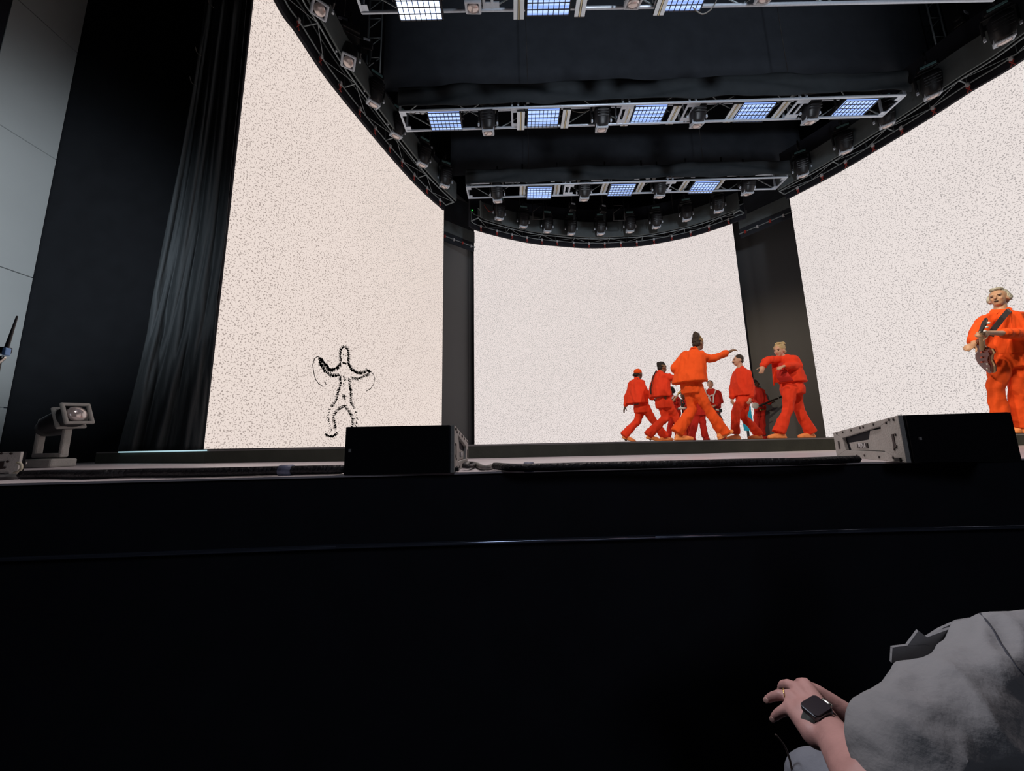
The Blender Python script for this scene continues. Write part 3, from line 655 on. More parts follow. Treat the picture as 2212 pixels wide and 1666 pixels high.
speaker([(fl.x, fl.y), (fr.x, fr.y), (rr.x + .012, rr.y), (fl.x + .02, rr.y)], PY(975, 918, fr.y).z, PY(999, 953, rr.y).z, 'black speaker box on the deck edge below the drawn figure', 1)
fl = PZ(1970, 1000, DZ); fr = PZ(2205, 998, DZ); rl_ = PZ(1815, 986, DZ)
speaker([(fl.x, fl.y), (fr.x, fr.y), (fr.x + .36, fr.y + .70), (rl_.x, rl_.y)], PY(1946, 897, fl.y).z, PY(1805, 935, rl_.y).z, 'black speaker box in front of the singing guitarist', -1)
p1 = PZ(43, 1027, DZ)
speaker([(p1.x, p1.y), (p1.x - .55, p1.y + .42), (p1.x - 1.2, p1.y + .2), (p1.x - .70, p1.y - .22)], PY(46, 976, p1.y).z, PY(46, 982, p1.y).z, 'grey speaker box cut off at the left frame edge', -1)

# cables along the deck
cable([PZ(x, y, DZ + .02) for x, y in ((52, 1026), (120, 1024.5), (200, 1025), (300, 1022), (420, 1021), (520, 1019), (600, 1017), (700, 1015), (738, 1014))], .021, CABLE, 'thick black cable loom on the deck left of the speaker boxes', 'cable_loom')
cable([PZ(x, y, DZ + .018) for x, y in ((1070, 1007), (1110, 1010), (1180, 1009), (1300, 1006), (1450, 1003), (1600, 999), (1720, 997), (1800, 994), (1850, 992))], .017, CABLE, 'thick black cable loom on the deck between the two speaker boxes', 'cable_loom')
cable([PZ(x, y, DZ + .012) for x, y in ((1004, 1005), (1018, 1001), (1030, 1004), (1042, 1010), (1060, 1009), (1072, 1004))], .012, CABLEG, 'grey connector lead coiled right of the left speaker box', 'cable_lead')
cable([PZ(x, y, DZ + .016) for x, y in ((1002, 1008), (1014, 1008), (1024, 1003), (1012, 1000), (1003, 1004))], .009, CABLE, 'small black lead looped at the left speaker box corner', 'cable_lead')
cable([PY(x, y, 1.80) for x, y in ((38, 1000), (45, 1003), (46, 1012), (40, 1019), (32, 1022))], .006, mat('cream_cable', (.5, .47, .36), .5), 'cream cable curling from the cut off speaker box', 'cable_lead')
o = MB().cyl(PZ(1133, 1009.2, DZ + .018), PZ(1152, 1009.2, DZ + .018), .0195).build('cable_tape', mat('blue_grey_tape', (.16, .18, .27), .5)); tag(o, 'blue grey tape wrapped around the right cable loom', 'tape')
o = MB().cyl(PZ(606, 1016.8, DZ + .02), PZ(632, 1016.4, DZ + .02), .0235).build('cable_tape', MATS['blue_grey_tape']); tag(o, 'blue grey tape wrapped around the left cable loom', 'tape')

# moving light standing on the deck at far left
p = PZ(137, 1009, DZ) + Vector((-.10, -.1, 0)); r = empty('floor_spotlight', p, 0, 'moving spotlight standing on the deck in front of the black flat', 'spotlight')
MB().box((0, .08, .035), (.25, .18, .066)).build('base', GBOX, r, bevel=.012)
y = MB(); y.box((0, .08, .095), (.235, .06, .035)); y.box((-.105, .08, .24), (.028, .055, .30)); y.box((.105, .08, .22), (.028, .055, .26)); y.build('yoke', GBOX, r, bevel=.01)
M = Matrix.Translation((.06, .08, .37)) @ Matrix.Rotation(math.radians(68), 4, 'Y') @ Matrix.Rotation(math.radians(10), 4, 'X')
hd = MB().loft([((0, 0, -.18), (.06, 0, 0), (0, .07, 0)), ((0, 0, -.1), (.085, 0, 0), (0, .09, 0)), ((0, 0, .12), (.085, 0, 0), (0, .085, 0))]).xf(M).build('head', FIX, r)
bz = MB()
for z in (.06, .15):
    for a, b in (((-.08, -.08), (.08, -.08)), ((.08, -.08), (.08, .08)), ((.08, .08), (-.08, .08)), ((-.08, .08), (-.08, -.08))): bz.cap((a[0], a[1], z), (b[0], b[1], z), .014, n=8)
bz.xf(M).build('bezel', GBOX, hd); MB().ell((0, 0, .14), (.065, .065, .035)).xf(M).build('lens', LENS, hd)
# antenna at the left frame edge
p = PY(12, 760, 1.6); r = empty('antenna_rig', (p.x - .06, p.y, 0), 0, 'black antenna on a clipped stand at the left edge', 'antenna')
rel(r, MB().cap(PY(14, 752, 1.6), PY(37, 684, 1.6), .0075, .0035, 8).build('antenna', FIX))
rel(r, MB().box(PY(6, 757, 1.62), (.05, .03, .028)).build('transmitter', FIX, bevel=.004))
rel(r, MB().box(PY(14, 760, 1.6), (.016, .02, .034)).build('clip', mat('light_blue_clip', (.25, .45, .8), .4), bevel=.003))
rel(r, MB().cap(PY(6, 773, 1.6), PY(-6, 784, 1.6), .010, n=10).build('swivel', CHROME))
q = PY(-6, 784, 1.6)
rel(r, MB().cyl(q, (q.x, q.y, DZ + .02), .012).cyl((q.x, q.y, DZ), (q.x, q.y, DZ + .02), .14, n=20).build('stand', FIX))
# ---------------------------------------------------------------- people
def T6(u, v): return (1310 + u / 5.952, 690 + v / 5.95)
def T7(u, v): return (1540 + u / 5.95, 690 + v / 5.95)
def T8(u, v): return (2060 + u / 4.763, 600 + v / 4.76)
def TB(u, v): return (1430 + u / 9.617, 800 + v / 9.617)
def Rz(a): return Matrix.Rotation(math.radians(a - 90), 4, 'Z')
def hand(mb, W, D, N, side=1, curl=.35, s=1.0, thumb=.7, r=.0095):
    D = D.normalized(); N = (N - D * N.dot(D)).normalized(); A = D.cross(N) * side
    mb.ell(W + D * .055 * s, (.040 * s, .052 * s, .017 * s), Matrix((A, D, N)).transposed(), 12, 7)
    mb.cap(W - D * .01, W + D * .03 * s, .024 * s, .026 * s, 8)
    for k, (off, ln) in enumerate(((.030, .070), (.010, .080), (-.010, .074), (-.029, .058))):
        p = W + D * (.092 - abs(off - .005) * .25) * s + A * off * s; ang = curl * (.6 + .15 * k); d = (D + A * off * 2.0).normalized()
        for j, f in enumerate((.45, .32, .23)):
            q = p + (d * math.cos(ang) - N * math.sin(ang)) * ln * f * 1.0 * s; mb.cap(p, q, r * s * (1 - .08 * j), r * s * (.94 - .1 * j), 8); p = q; ang += curl
    p = W + D * .025 * s + A * .028 * s; d = (A * thumb + D * .75 - N * .25).normalized()
    for ln in (.036, .030, .024):
        q = p + d * ln * s; mb.cap(p, q, r * 1.2 * s, r * 1.05 * s, 8); p = q; d = (d + D * .25 - N * .12).normalized()
def person(label, Y, T, a, skin, J, group='performers in orange red suits', vox=.012, suit=SUIT, look=None, hs=1.0, barefoot=False, shoes=True, mouth='closed', bw=1.0, wr=.026):
    """J: joints measured on the photo, (u, v, metres up-stage from the figure's own distance)"""
    P = lambda j: PY(*T(j[0], j[1]), Y + (j[2] if len(j) > 2 else 0))
    pel = P(J['pelvis']); root = empty('person', (pel.x, pel.y, RZ), 0, label, 'person', group)
    fw = Vector((math.cos(math.radians(a)), math.sin(math.radians(a)), 0)); ac = Vector((fw.y, -fw.x, 0))
    hc = P(J['head']); ha, hp = look or (a, 0)
    HM = Matrix.Translation(hc) @ Rz(ha) @ Matrix.Rotation(math.radians(hp), 4, 'X') @ Matrix.Rotation(math.radians(J.get('roll', 0)), 4, 'Y') @ Matrix.Scale(hs, 4)
    b = MB(); h = MB()
    h.ell((0, -.012, .03), (.072, .090, .086), n=18, m=12).ell((0, .022, -.022), (.058, .066, .082), n=16, m=11).ell((0, .050, -.078), (.036, .034, .030))
    h.cap((0, .090, .012), (0, .106, -.026), .008, .014, 8).cap((-.034, .074, .030), (.034, .074, .030), .013, n=8)
    h.ell((-.030, .066, -.022), (.022, .018, .022)).ell((.030, .066, -.022), (.022, .018, .022))
    for s in (-1, 1): h.ell((s * .075, -.008, -.012), (.011, .020, .032))
    h.ell((0, .082, -.056), (.023, .012, .011)); h.xf(HM); b.v += []; b.add(h.v, h.f, True)
    nk = P(J['neck']); hb = HM @ Vector((0, -.025, -.07)); b.cap(nk - Vector((0, 0, .05)), hb, .060 * bw, .052, 12)
    sec = [P(s) for s in J['torso']]; ch = sec[0]
    b.loft([(nk, ac * .07, fw * .06), (sec[0], ac * .12, fw * .08), (sec[len(sec) // 2], ac * .14, fw * .10), (pel, ac * .15, fw * .10)])
    arms = []
    for k, sd in (('R', 1), ('L', -1)):
        if k not in J: continue
        S, E_, W_, tip = [P(q) for q in J[k][:4]]; b.cap(ch, S, .045, .045).cap(S, E_, .050, .040).cap(E_, W_, .038, .026)
        o = J[k][4] if len(J[k]) > 4 else {}
        d = (tip - W_); n = Vector(o.get('n', (0, -.4, .9))); hand(b, W_, d, n, o.get('side', 1), o.get('curl', .3), o.get('s', .95), .7, .0105 if vox > .009 else .0095); arms.append((S, E_, W_))
    legs = []
    for q in J['legs']:
        Hh, K, A_ = [P(x) for x in q[:3]]; A_.z = max(A_.z, RZ + .085); b.cap(pel, Hh, .10, .085).cap(Hh, K, .080, .055).cap(K, A_, .052, .036); legs.append((Hh, K, A_, q[3]))
        b.cap(A_, (A_.x, A_.y, RZ + .05), .035, .035)
    rel(root, b.skin('body', skin, None, vox, 3))
    # trousers
    t = MB(); t.loft([(pel + Vector((0, 0, .12)), ac * .155 * bw, fw * .115), (pel, ac * .175 * bw, fw * .135), (pel - Vector((0, 0, .10)), ac * .165 * bw, fw * .13)])
    for Hh, K, A_, fo in legs:
        fl = fo.get('flare', .084) * .93; t.cap(Hh, K, .102 * bw, .076, 14); dl = (A_ - K).normalized(); c = A_ + dl * min(.07, max(.0, (A_.z - RZ - .070) / max(.4, -dl.z))); t.cyl(K, c, .074, fl, 18)
    rel(root, folds(t.skin('trousers', suit, None, vox * 1.1, 3, wr * .5, .16), .011, 10, 4.5, Y))
    # jacket
    j = MB(); L = []; J2 = J['torso']
    L.append((nk - Vector((0, 0, .005)), ac * .075, fw * .07)); 
    for c, s in zip(sec, J2): L.append((c, ac * s[3], fw * s[4]))
    j.loft(L, 28)
    if 'tilt' in J: pass
    for S, E_, W_ in arms:
        j.cap(ch + (S - ch) * .3, S, .085, .078, 14); wq = W_ + (E_ - W_) * J.get('cuff', .10)
        j.cap(S, E_, .080, .066, 14).cap(E_, wq, .066, .050, 14).cyl(wq + (E_ - W_).normalized() * .05, wq, .054, .062, 14)
    for i in range(12):
        a0, a1 = i * math.pi / 6, (i + 1) * math.pi / 6; g = lambda t_: nk + ac * .060 * math.cos(t_) + fw * .056 * math.sin(t_) + Vector((0, 0, .014 - .020 * math.sin(t_)))
        if not (1.2 < a0 < 1.8): j.cap(g(a0), g(a1), .016, n=8)
    jm = folds(j.skin('jacket', suit, None, vox * 1.1, 3, wr * .5, .14), .012, 9, 3.4, Y + 3); rel(root, jm)
    pk = MB(); c = sec[min(1, len(sec) - 1)]; s = J2[min(1, len(sec) - 1)]
    # shoes
    if shoes:
        for Hh, K, A_, fo in legs:
            fd = fo.get('a', a); D = Vector((math.cos(math.radians(fd)), math.sin(math.radians(fd)), 0)); pt = fo.get('pitch', 0); l = fo.get('len', 1)
            l *= 1.05; m = MB(); m.ell((0, -.035, .045), (.042, .055, .045)).ell((0, .13 * l, .035), (.046, .085, .034)).cap((0, 0, .05), (0, .12 * l, .04), .042, .038, 12).cap((0, -.02, .07), (0, -.01, .11), .042, .040)
            m.box((0, .05 * l, .014), (.084, .24 * l, .024)).ell((0, .16 * l, .014), (.045, .05, .014)).ell((0, -.06, .014), (.042, .04, .014))
            M = Matrix.Translation((A_.x, A_.y, RZ + .004 + fo.get('lift', 0))) @ Rz(fd) @ Matrix.Rotation(math.radians(pt), 4, 'X'); so = m.xf(M).skin('shoe', fo.get('m', SHOE), None, .010, 2); rel(root, so)
    # face
    R3 = HM.to_3x3()
    e = []
    for s in (-1, 1):
        rel(root, MB().ell((s * .030, .083, .004), (.012, .007, .005)).xf(HM).build('eye', DARK)); rel(root, MB().cap((s * .018, .092, .022), (s * .042, .081, .025), .0032, n=6).xf(HM).build('eyebrow', HAIRG if skin is SK['tan'] else HAIRBR))
    if mouth == 'open': rel(root, MB().ell((0, .091, -.060), (.018, .008, .008)).xf(HM).build('mouth', DARK))
    else: rel(root, MB().cap((-.020, .090, -.056), (.020, .090, -.056), .0055, n=6).xf(HM).build('mouth', LIP))
    return root, HM, P, ac, fw, (nk, sec, pel)
def hair(root, HM, parts, m, name='hair', vox=.009, wr=.014):
    h = MB()
    for p in parts: h.ell(p[0], p[1], n=14, m=9)
    h.xf(HM); o = h.skin(name, m, None, vox, 1, wr, .03); rel(root, o); return o
HC = [((0, -.024, .047), (.080, .094, .086))]          # basic cap of hair, clear of the face
def sh(q, m=None, **k): return dict(k, **({'m': m} if m else {}))

# tall dancer in the middle
r, HM, P, ac, fw, _ = person('tall dancer in orange suit with dark hair piled up, arm stretched right', 6.08, T6, 38, SK['brown'], dict(
    head=(1180, 315), neck=(1128, 395, 0), pelvis=(1100, 880), roll=0,
    torso=[(1112, 455, 0, .205, .13), (1092, 570, 0, .225, .165), (1075, 700, 0, .245, .19), (1062, 815, 0, .275, .215)],
    R=[(1190, 455, -.10), (1345, 512, -.12), (1560, 425, -.10), (1690, 368, -.10), dict(curl=.38, n=(0, -.3, .9), side=-1, s=1.12)],
    L=[(1010, 470, .12), (868, 630, .10), (960, 740, .32), (1010, 780, .36)],
    legs=[[(1160, 890, -.06), (1300, 1150, -.08), (1490, 1430, -.10), sh(0, a=8, pitch=24, lift=.03, flare=.105)],
          [(1070, 900, .06), (1110, 1150, .05), (930, 1415, .08), sh(0, a=5, pitch=0, flare=.115, len=1.15)]]), suit=SUITLIT, look=(25, 0), hs=.98)
hair(r, HM, HC + [((0, -.04, -.01), (.07, .075, .06)), ((0, -.03, .115), (.066, .068, .048)), ((.0, -.03, .155), (.054, .052, .042)), ((-.01, -.035, .188), (.038, .038, .028)), ((.02, -.075, .10), (.05, .045, .045))], HAIRBR, wr=.022)
rel(r, MB().cap((.070, .03, .05), (.082, -.05, .075), .010, n=6).cap((.068, .035, .035), (.084, -.06, .05), .008, n=6).cap((.06, .045, .07), (.07, -.02, .11), .008, n=6).xf(HM).build('blonde_streak', HAIRY))
# second dancer, long plait
r, HM, P, ac, fw, _ = person('dancer in orange red suit with long thin plait down the back', 7.34, T6, 24, SK['brown'], dict(
    head=(716, 622), neck=(690, 690), pelvis=(735, 1080),
    torso=[(695, 720, 0, .18, .125), (688, 810, 0, .20, .15), (684, 900, 0, .215, .17), (690, 1000, 0, .23, .175)],
    R=[(730, 735, -.12), (850, 752, -.14), (960, 750, -.1), (1010, 745, -.1)],
    L=[(660, 740, .12), (700, 860, .18), (800, 820, .25), (840, 800, .25)],
    legs=[[(790, 1085, -.05), (885, 1250, -.02), (975, 1450, 0), sh(0, a=5)], [(720, 1095, .05), (765, 1265, 0), (560, 1462, .02), sh(0, a=-6, pitch=-16, lift=.03, flare=.10)]]), look=(18, -4), hs=.95)
hair(r, HM, HC + [((0, -.10, .085), (.034, .034, .034)), ((0, -.05, -.02), (.06, .06, .05))], HAIRB)
rel(r, MB().tube(smooth([P(q) for q in ((640, 660, -.02), (605, 730, -.06), (580, 830, -.08), (570, 900, -.08), (572, 960, -.08))], 5), .012, 6).build('plait', HAIRB))
rel(r, MB().cap((.074, .04, .04), (.083, -.08, .03), .006, n=6).xf(HM).build('hair_band', WOODL))
# left dancer, cap
r, HM, P, ac, fw, _ = person('leftmost dancer in orange red suit and matching backward cap', 7.9, T6, 32, SK['deep'], dict(
    head=(412, 705), neck=(392, 765), pelvis=(452, 1140),
    torso=[(385, 800, 0, .175, .12), (384, 890, 0, .20, .15), (384, 990, 0, .225, .18), (384, 1085, 0, .25, .205)],
    R=[(440, 820, -.12), (505, 940, -.14), (600, 1020, -.1), (640, 1050, -.1)],
    L=[(325, 835, .10), (272, 980, .10), (244, 1120, .08), (215, 1195, .08), dict(curl=.25, n=(-.9, -.2, .1), side=-1)],
    legs=[[(505, 1150, -.05), (615, 1320, -.05), (730, 1475, 0), sh(0, a=5, flare=.10)], [(440, 1160, .05), (400, 1310, .04), (245, 1470, .05), sh(0, a=-5, pitch=-22, lift=.045, flare=.10)]]), look=(24, -2), hs=.93)
hair(r, HM, [((0, -.125, -.03), (.05, .045, .036)), ((0, -.085, -.025), (.06, .05, .045)), ((0, -.05, -.01), (.072, .06, .05))], HAIRB)
c = MB().ell((0, -.020, .055), (.084, .100, .075), n=20, m=12); cc = c.xf(HM).skin('cap', SUITLIT, None, .009, 2); rel(r, cc)
# moustached man
r, HM, P, ac, fw, _ = person('man with short dark hair and moustache in orange red jacket', 7.46, T7, 184, SK['light'], dict(
    head=(322, 530), neck=(345, 625), pelvis=(400, 1010),
    torso=[(372, 680, 0, .18, .13), (378, 770, 0, .20, .165), (388, 880, 0, .21, .185), (398, 985, 0, .205, .185)],
    L=[(440, 700, -.12), (500, 880, -.13), (482, 1010, -.16), (462, 1085, -.18), dict(curl=.5, n=(.3, -.9, .1), side=-1)],
    R=[(300, 710, .12), (255, 880, .12), (242, 1020, .08), (262, 1095, .05), dict(curl=.45, n=(-.9, -.2, .1), side=1)],
    legs=[[(372, 1030, -.04), (290, 1190, -.04), (290, 1430, 0), sh(0, a=188, flare=.09)], [(405, 1050, .06), (392, 1250, .04), (572, 1452, .05), sh(0, a=184, flare=.09)]]), look=(172, 4), hs=1.0)
hair(r, HM, [((0, -.022, .047), (.078, .090, .084)), ((0, -.06, -.01), (.062, .045, .05))], HAIRBR, wr=.006)
rel(r, MB().cap((-.026, .094, -.044), (0, .104, -.040), .008, n=6).cap((.026, .094, -.044), (0, .104, -.040), .008, n=6).xf(HM).build('moustache', HAIRB))
# blonde dancer
r, HM, P, ac, fw, (nk, sec, pel) = person('blonde dancer with open orange red jacket and bent arms', 6.16, T7, 212, SK['light'], dict(
    head=(852, 405), neck=(905, 480), pelvis=(1020, 890),
    torso=[(945, 525, 0, .175, .12), (965, 620, 0, .19, .14), (990, 720, 0, .195, .15), (1020, 815, 0, .205, .165)],
    L=[(1030, 520, -.10), (1095, 600, -.12), (925, 598, -.26), (800, 632, -.30), dict(curl=.42, n=(0, -.3, .9), side=1)],
    R=[(850, 515, .02), (690, 530, -.02), (648, 600, -.08), (622, 700, -.10), dict(curl=.3, n=(0, -.9, .3), side=1)],
    legs=[[(985, 905, -.06), (965, 1150, -.06), (860, 1410, -.05), sh(0, a=186, flare=.10, len=1.1)], [(1060, 905, .06), (1110, 1180, .05), (1235, 1410, .06), sh(0, a=190, flare=.10, len=1.1)]]), look=(208, -6), hs=1.0)
hair(r, HM, HC + [((0, -.06, .12), (.05, .05, .035)), ((.02, -.11, .11), (.045, .045, .04)), ((-.03, -.10, .12), (.035, .04, .035)), ((0, -.105, .02), (.045, .045, .05)), ((-.01, .0, .125), (.055, .05, .025)), ((0, -.07, -.02), (.066, .055, .055))], HAIRY, wr=.02)
# open front: dark tee and hanging jacket fronts
fr_ = MB().loft([(P((870, 560, -.11)), ac * .035, fw * .012), (P((880, 650, -.15)), ac * .07, fw * .015), (P((905, 740, -.17)), ac * .10, fw * .018), (P((950, 800, -.17)), ac * .10, fw * .016)])
rel(r, fr_.skin('tee_shirt', TEE, None, .01, 2, .006))
fl_ = MB().prism([P(q) for q in ((755, 545, .04), (860, 535, .02), (858, 800, .02), (800, 815, .03), (795, 850, .03), (775, 850, .03))], (0.01, .02, 0))
rel(r, fl_.build('jacket_front', SUIT, bevel=.004))
# singing guitarist at right
r, HM, P, ac, fw, (nk, sec, pel) = person('grey haired singing man in orange suit playing electric guitar', 4.34, T8, 226, SK['tan'], dict(
    head=(462, 215), neck=(470, 345), pelvis=(560, 850), cuff=.42,
    torso=[(495, 405, 0, .185, .125), (520, 540, 0, .205, .15), (548, 680, 0, .205, .155), (560, 800, 0, .180, .140)],
    R=[(315, 455, .02), (232, 600, -.02), (205, 692, -.16), (150, 712, -.20), dict(curl=.65, n=(-.4, -.8, .4), side=-1, s=1.0)],
    L=[(660, 430, -.02), (745, 580, -.16), (352, 566, -.37), (238, 580, -.42), dict(curl=.75, n=(-.1, -.9, .1), side=-1, s=.95)],
    legs=[[(480, 880, 0), (440, 1130, -.04), (485, 1490, 0), sh(0, a=250)], [(640, 880, 0), (660, 1140, -.04), (690, 1495, 0), sh(0, a=265)]]), suit=SUITLIT, look=(203, 8), hs=1.03, vox=.009, mouth='open', wr=.014)
hair(r, HM, [((0, -.035, .055), (.080, .085, .078)), ((.072, -.03, .01), (.024, .045, .05)), ((-.072, -.03, .01), (.024, .045, .05)), ((0, .03, .108), (.055, .045, .022)), ((0, -.07, -.01), (.065, .045, .05))], HAIRG, vox=.008, wr=.018)
for sg in (-1, 1): rel(r, MB().prism([nk + ac * sg * .012 + fw * .075 + Vector((0, 0, -.02)), nk + ac * sg * .060 + fw * .045 + Vector((0, 0, .030)), nk + ac * sg * .090 + fw * .055 + Vector((0, 0, -.005)), nk + ac * sg * .050 + fw * .108 + Vector((0, 0, -.060))], fw * .008).build('collar', SUITLIT, bevel=.003))
rel(r, MB().cap((.072, .02, -.03), (.045, .085, -.055), .003, n=6).ell((.043, .088, -.056), (.007, .007, .007)).xf(HM).build('headset_microphone', WHITEP))
g = empty('electric_guitar', P((290, 850, -.10)), 0, 'red brown electric guitar held upright by the grey haired man', 'guitar')
bc = P((300, 800, -.17)); up = (P((290, 480, -.44)) - P((300, 900, -.12))).normalized(); nn = Vector((-.92, .30, .1)); nn = (nn - up * nn.dot(up)).normalized(); sdv = up.cross(nn)
def GP(s, t, o): return bc + sdv * s + up * t + nn * o
out = [(0, -.22), (.10, -.21), (.155, -.15), (.15, -.06), (.10, 0), (.11, .07), (.145, .13), (.11, .17), (.05, .13), (0, .12), (-.05, .13), (-.10, .19), (-.14, .15), (-.11, .06), (-.10, 0), (-.15, -.07), (-.155, -.15), (-.10, -.21)]
rel(g, MB().prism([GP(s * .95, t, -.045) for s, t in out], nn * .042).build('body', WOODR, bevel=.012)); rel(g, MB().prism([GP(s * .985, t, -.030) for s, t in out], nn * .012).build('binding', WOODL))
rel(g, MB().prism([GP(s * .86, t * .88 - .01, .0) for s, t in out], nn * .003).build('pickguard', WOODR))
k = P((285, 560, -.40)); hd_ = P((345, 425, -.47)); 
rel(g, MB().cap(GP(0, .10, .0), k, .024, .019, 10).build('neck', WOODL))
ha_ = (hd_ - k).normalized(); hs_ = ha_.cross(nn).normalized(); rel(g, MB().prism([k - hs_ * .025, k + hs_ * .022, hd_ - ha_ * .04 + hs_ * .045, hd_ + hs_ * .02, hd_ + ha_ * .015 - hs_ * .02, hd_ - ha_ * .04 - hs_ * .038], nn * .016).build('headstock', DARK, bevel=.004))
for i in range(3):
    q = k + ha_ * (.02 + i * .045) + hs_ * (.05); rel(g, MB().ell(q, (.013, .013, .013)).cap(q, q - hs_ * .02, .004, n=6).build('tuning_peg', WHITEP))
for t in (.05, -.03, -.10): rel(g, MB().box(GP(0.0, t, .006), (.02, .02, .02), None).build('pickup', CHROME))
for s, t in ((.10, -.12), (.10, -.05)): rel(g, MB().cyl(GP(s, t, .0), GP(s, t, .016), .011).build('knob', CHROME))
st = [P((590, 322, -.05)), P((560, 345, -.16)), P((500, 415, -.20)), P((450, 480, -.22)), P((405, 535, -.24)), P((380, 600, -.25))]
m = MB()
for a_, b_ in zip(st, st[1:]):
    d = (b_ - a_).normalized(); s_ = d.cross(Vector((-.25, -1, .15))).normalized() * .026; m.add([a_ - s_, a_ + s_, b_ + s_, b_ - s_] + [v + Vector((0, -.004, 0)) for v in (a_ - s_, a_ + s_, b_ + s_, b_ - s_)], [(0, 1, 2, 3), (4, 5, 6, 7), (0, 1, 5, 4), (3, 2, 6, 7), (0, 3, 7, 4), (1, 2, 6, 5)])
rel(g, m.build('strap', DARK))

# band at the back of the platform
BG = 'musicians behind the dancers'
NOSH = dict(m=SHIRTR)
r, HM, P, ac, fw, (nk, sec, pel) = person('drummer in red shirt with white carrying harness', 10.35, TB, 255, SK['light'], dict(
    head=(1000, 295), neck=(1012, 400), pelvis=(1070, 840), torso=[(1030, 440, 0, .18, .12), (1050, 540, 0, .20, .14), (1060, 660, 0, .20, .14), (1068, 790, 0, .19, .14)],
    L=[(1165, 475, 0), (1225, 650, -.02), (1110, 730, -.2), (1060, 745, -.25), dict(curl=.6)], R=[(905, 475, 0), (890, 640, -.05), (980, 730, -.2), (1010, 745, -.25), dict(curl=.6)],
    legs=[[(1040, 860, 0), (1120, 1110, 0), (1240, 1380, .05), NOSH], [(1110, 860, 0), (1170, 1120, 0), (1290, 1385, .1), NOSH]]), group=BG, suit=SHIRTR, look=(238, 16), wr=.01)
hair(r, HM, HC + [((0, -.07, -.02), (.065, .045, .05))], HAIRBR)
hn = empty('drum_harness', P((1000, 640, -.2)), 0, 'white drum harness with black brackets on the drummer', 'harness')
m = MB()
for pl in ([(905, 395), (912, 470), (925, 515)], [(1120, 410), (1095, 470), (1068, 540), (1066, 670)], [(925, 515), (960, 520), (990, 540), (1020, 520), (1060, 515)], [(975, 545), (965, 600), (965, 650)], [(985, 560), (1015, 650)]):
    m.tube([P((u, v, -.20)) for u, v in pl], .017, 6)
rel(hn, m.build('shoulder_frame', WHITEP)); rel(hn, MB().cap(P((1050, 790, -.3)), P((1170, 830, -.3)), .03).build('bracket', FIX)); rel(hn, MB().box(P((1215, 835, -.3)), (.07, .05, .10)).build('side_block', FIX, bevel=.008))
rel(hn, MB().cap(P((1130, 820, -.34)), P((1170, 830, -.34)), .022).build('white_clamp', WHITEP)); rel(hn, MB().loft([(P((1130, 880, -.3)), ac * .07, fw * .07), (P((1160, 960, -.3)), ac * .085, fw * .07), (P((1215, 1040, -.3)), ac * .07, fw * .06)]).build('drum_bag', mat('maroon_drum_bag', (.10, .03, .025), .7, noise=.3)))
r, HM, P, ac, fw, (nk, sec, pel) = person('curly haired musician in red playing behind the long plait dancer', 10.5, TB, 240, SK['deep'], dict(
    head=(178, 440), neck=(190, 530), pelvis=(255, 880), torso=[(205, 575, 0, .17, .11), (225, 660, 0, .18, .13), (240, 750, 0, .18, .13), (255, 840, 0, .18, .13)],
    L=[(310, 600, 0), (350, 730, -.04), (280, 660, -.2), (245, 600, -.25), dict(curl=.5)], R=[(130, 610, 0), (110, 730, 0), (170, 740, -.2), (190, 735, -.2)],
    legs=[[(220, 900, 0), (175, 1130, 0), (135, 1360, 0), NOSH], [(290, 900, 0), (310, 1130, 0), (330, 1370, 0), NOSH]]), group=BG, suit=SHIRTR, look=(225, -6), hs=.97, wr=.01)
hair(r, HM, [((0, -.03, .06), (.105, .105, .085)), ((.06, -.04, .0), (.06, .07, .07)), ((-.06, -.04, .0), (.06, .07, .07)), ((0, .03, .10), (.07, .05, .04))], HAIRB, wr=.03)
g = empty('bass_guitar', P((200, 720, -.25)), 0, 'pale necked guitar held by the curly haired musician', 'guitar')
rel(g, MB().cap(P((185, 700, -.26)), P((350, 480, -.30)), .026, .02).build('neck', WOODL)); rel(g, MB().cap(P((350, 480, -.30)), P((395, 435, -.31)), .035, .03).build('headstock', GOLD))
rel(g, MB().ell(P((155, 760, -.24)), (.15, .03, .17)).build('body', WHITEP)); rel(g, MB().tube([P((185, 625, -.17)), P((235, 550, -.14)), P((245, 530, -.05))], .022).build('strap', WHITEP))
r, HM, P, ac, fw, _ = person('musician with bowed head half hidden behind the tall dancer', 10.0, TB, 200, SK['deep'], dict(
    head=(455, 530), neck=(500, 600), pelvis=(560, 890), torso=[(525, 640, 0, .17, .12), (545, 720, 0, .18, .14), (555, 800, 0, .18, .14), (560, 860, 0, .18, .14)],
    L=[(560, 660, -.1), (520, 760, -.15), (450, 800, -.2), (420, 800, -.2)], R=[(520, 670, .1), (500, 770, .1), (430, 790, 0), (400, 790, 0)],
    legs=[[(540, 900, 0), (530, 1130, 0), (540, 1370, 0), NOSH], [(580, 900, 0), (575, 1130, 0), (560, 1370, .1), NOSH]]), group=BG, suit=SHIRTR, look=(195, -20), hs=.98, wr=.01)
hair(r, HM, HC, HAIRB, wr=.004)
g = empty('percussion_stand', (P((425, 760, -.35)).x, P((425, 760, -.35)).y, RZ), 0, 'small drum set on black brackets before the bowed musician', 'drum')
rel(g, MB().cyl(P((425, 810, -.35)) , P((425, 775, -.35)), .10).build('drum', WHITEP)); m = MB()
for a_, b_ in (((385, 610), (440, 640)), ((440, 640), (470, 700)), ((400, 680), (460, 720)), ((420, 720), (430, 780)), ((400, 610), (410, 770)), ((455, 650), (450, 760))): m.cap(P((*a_, -.35)), P((*b_, -.35)), .016, n=6)
rel(g, m.build('bracket', FIX)); q = P((425, 815, -.35)); rel(g, MB().cyl(q, (q.x, q.y, RZ), .015).build('stand', FIX))
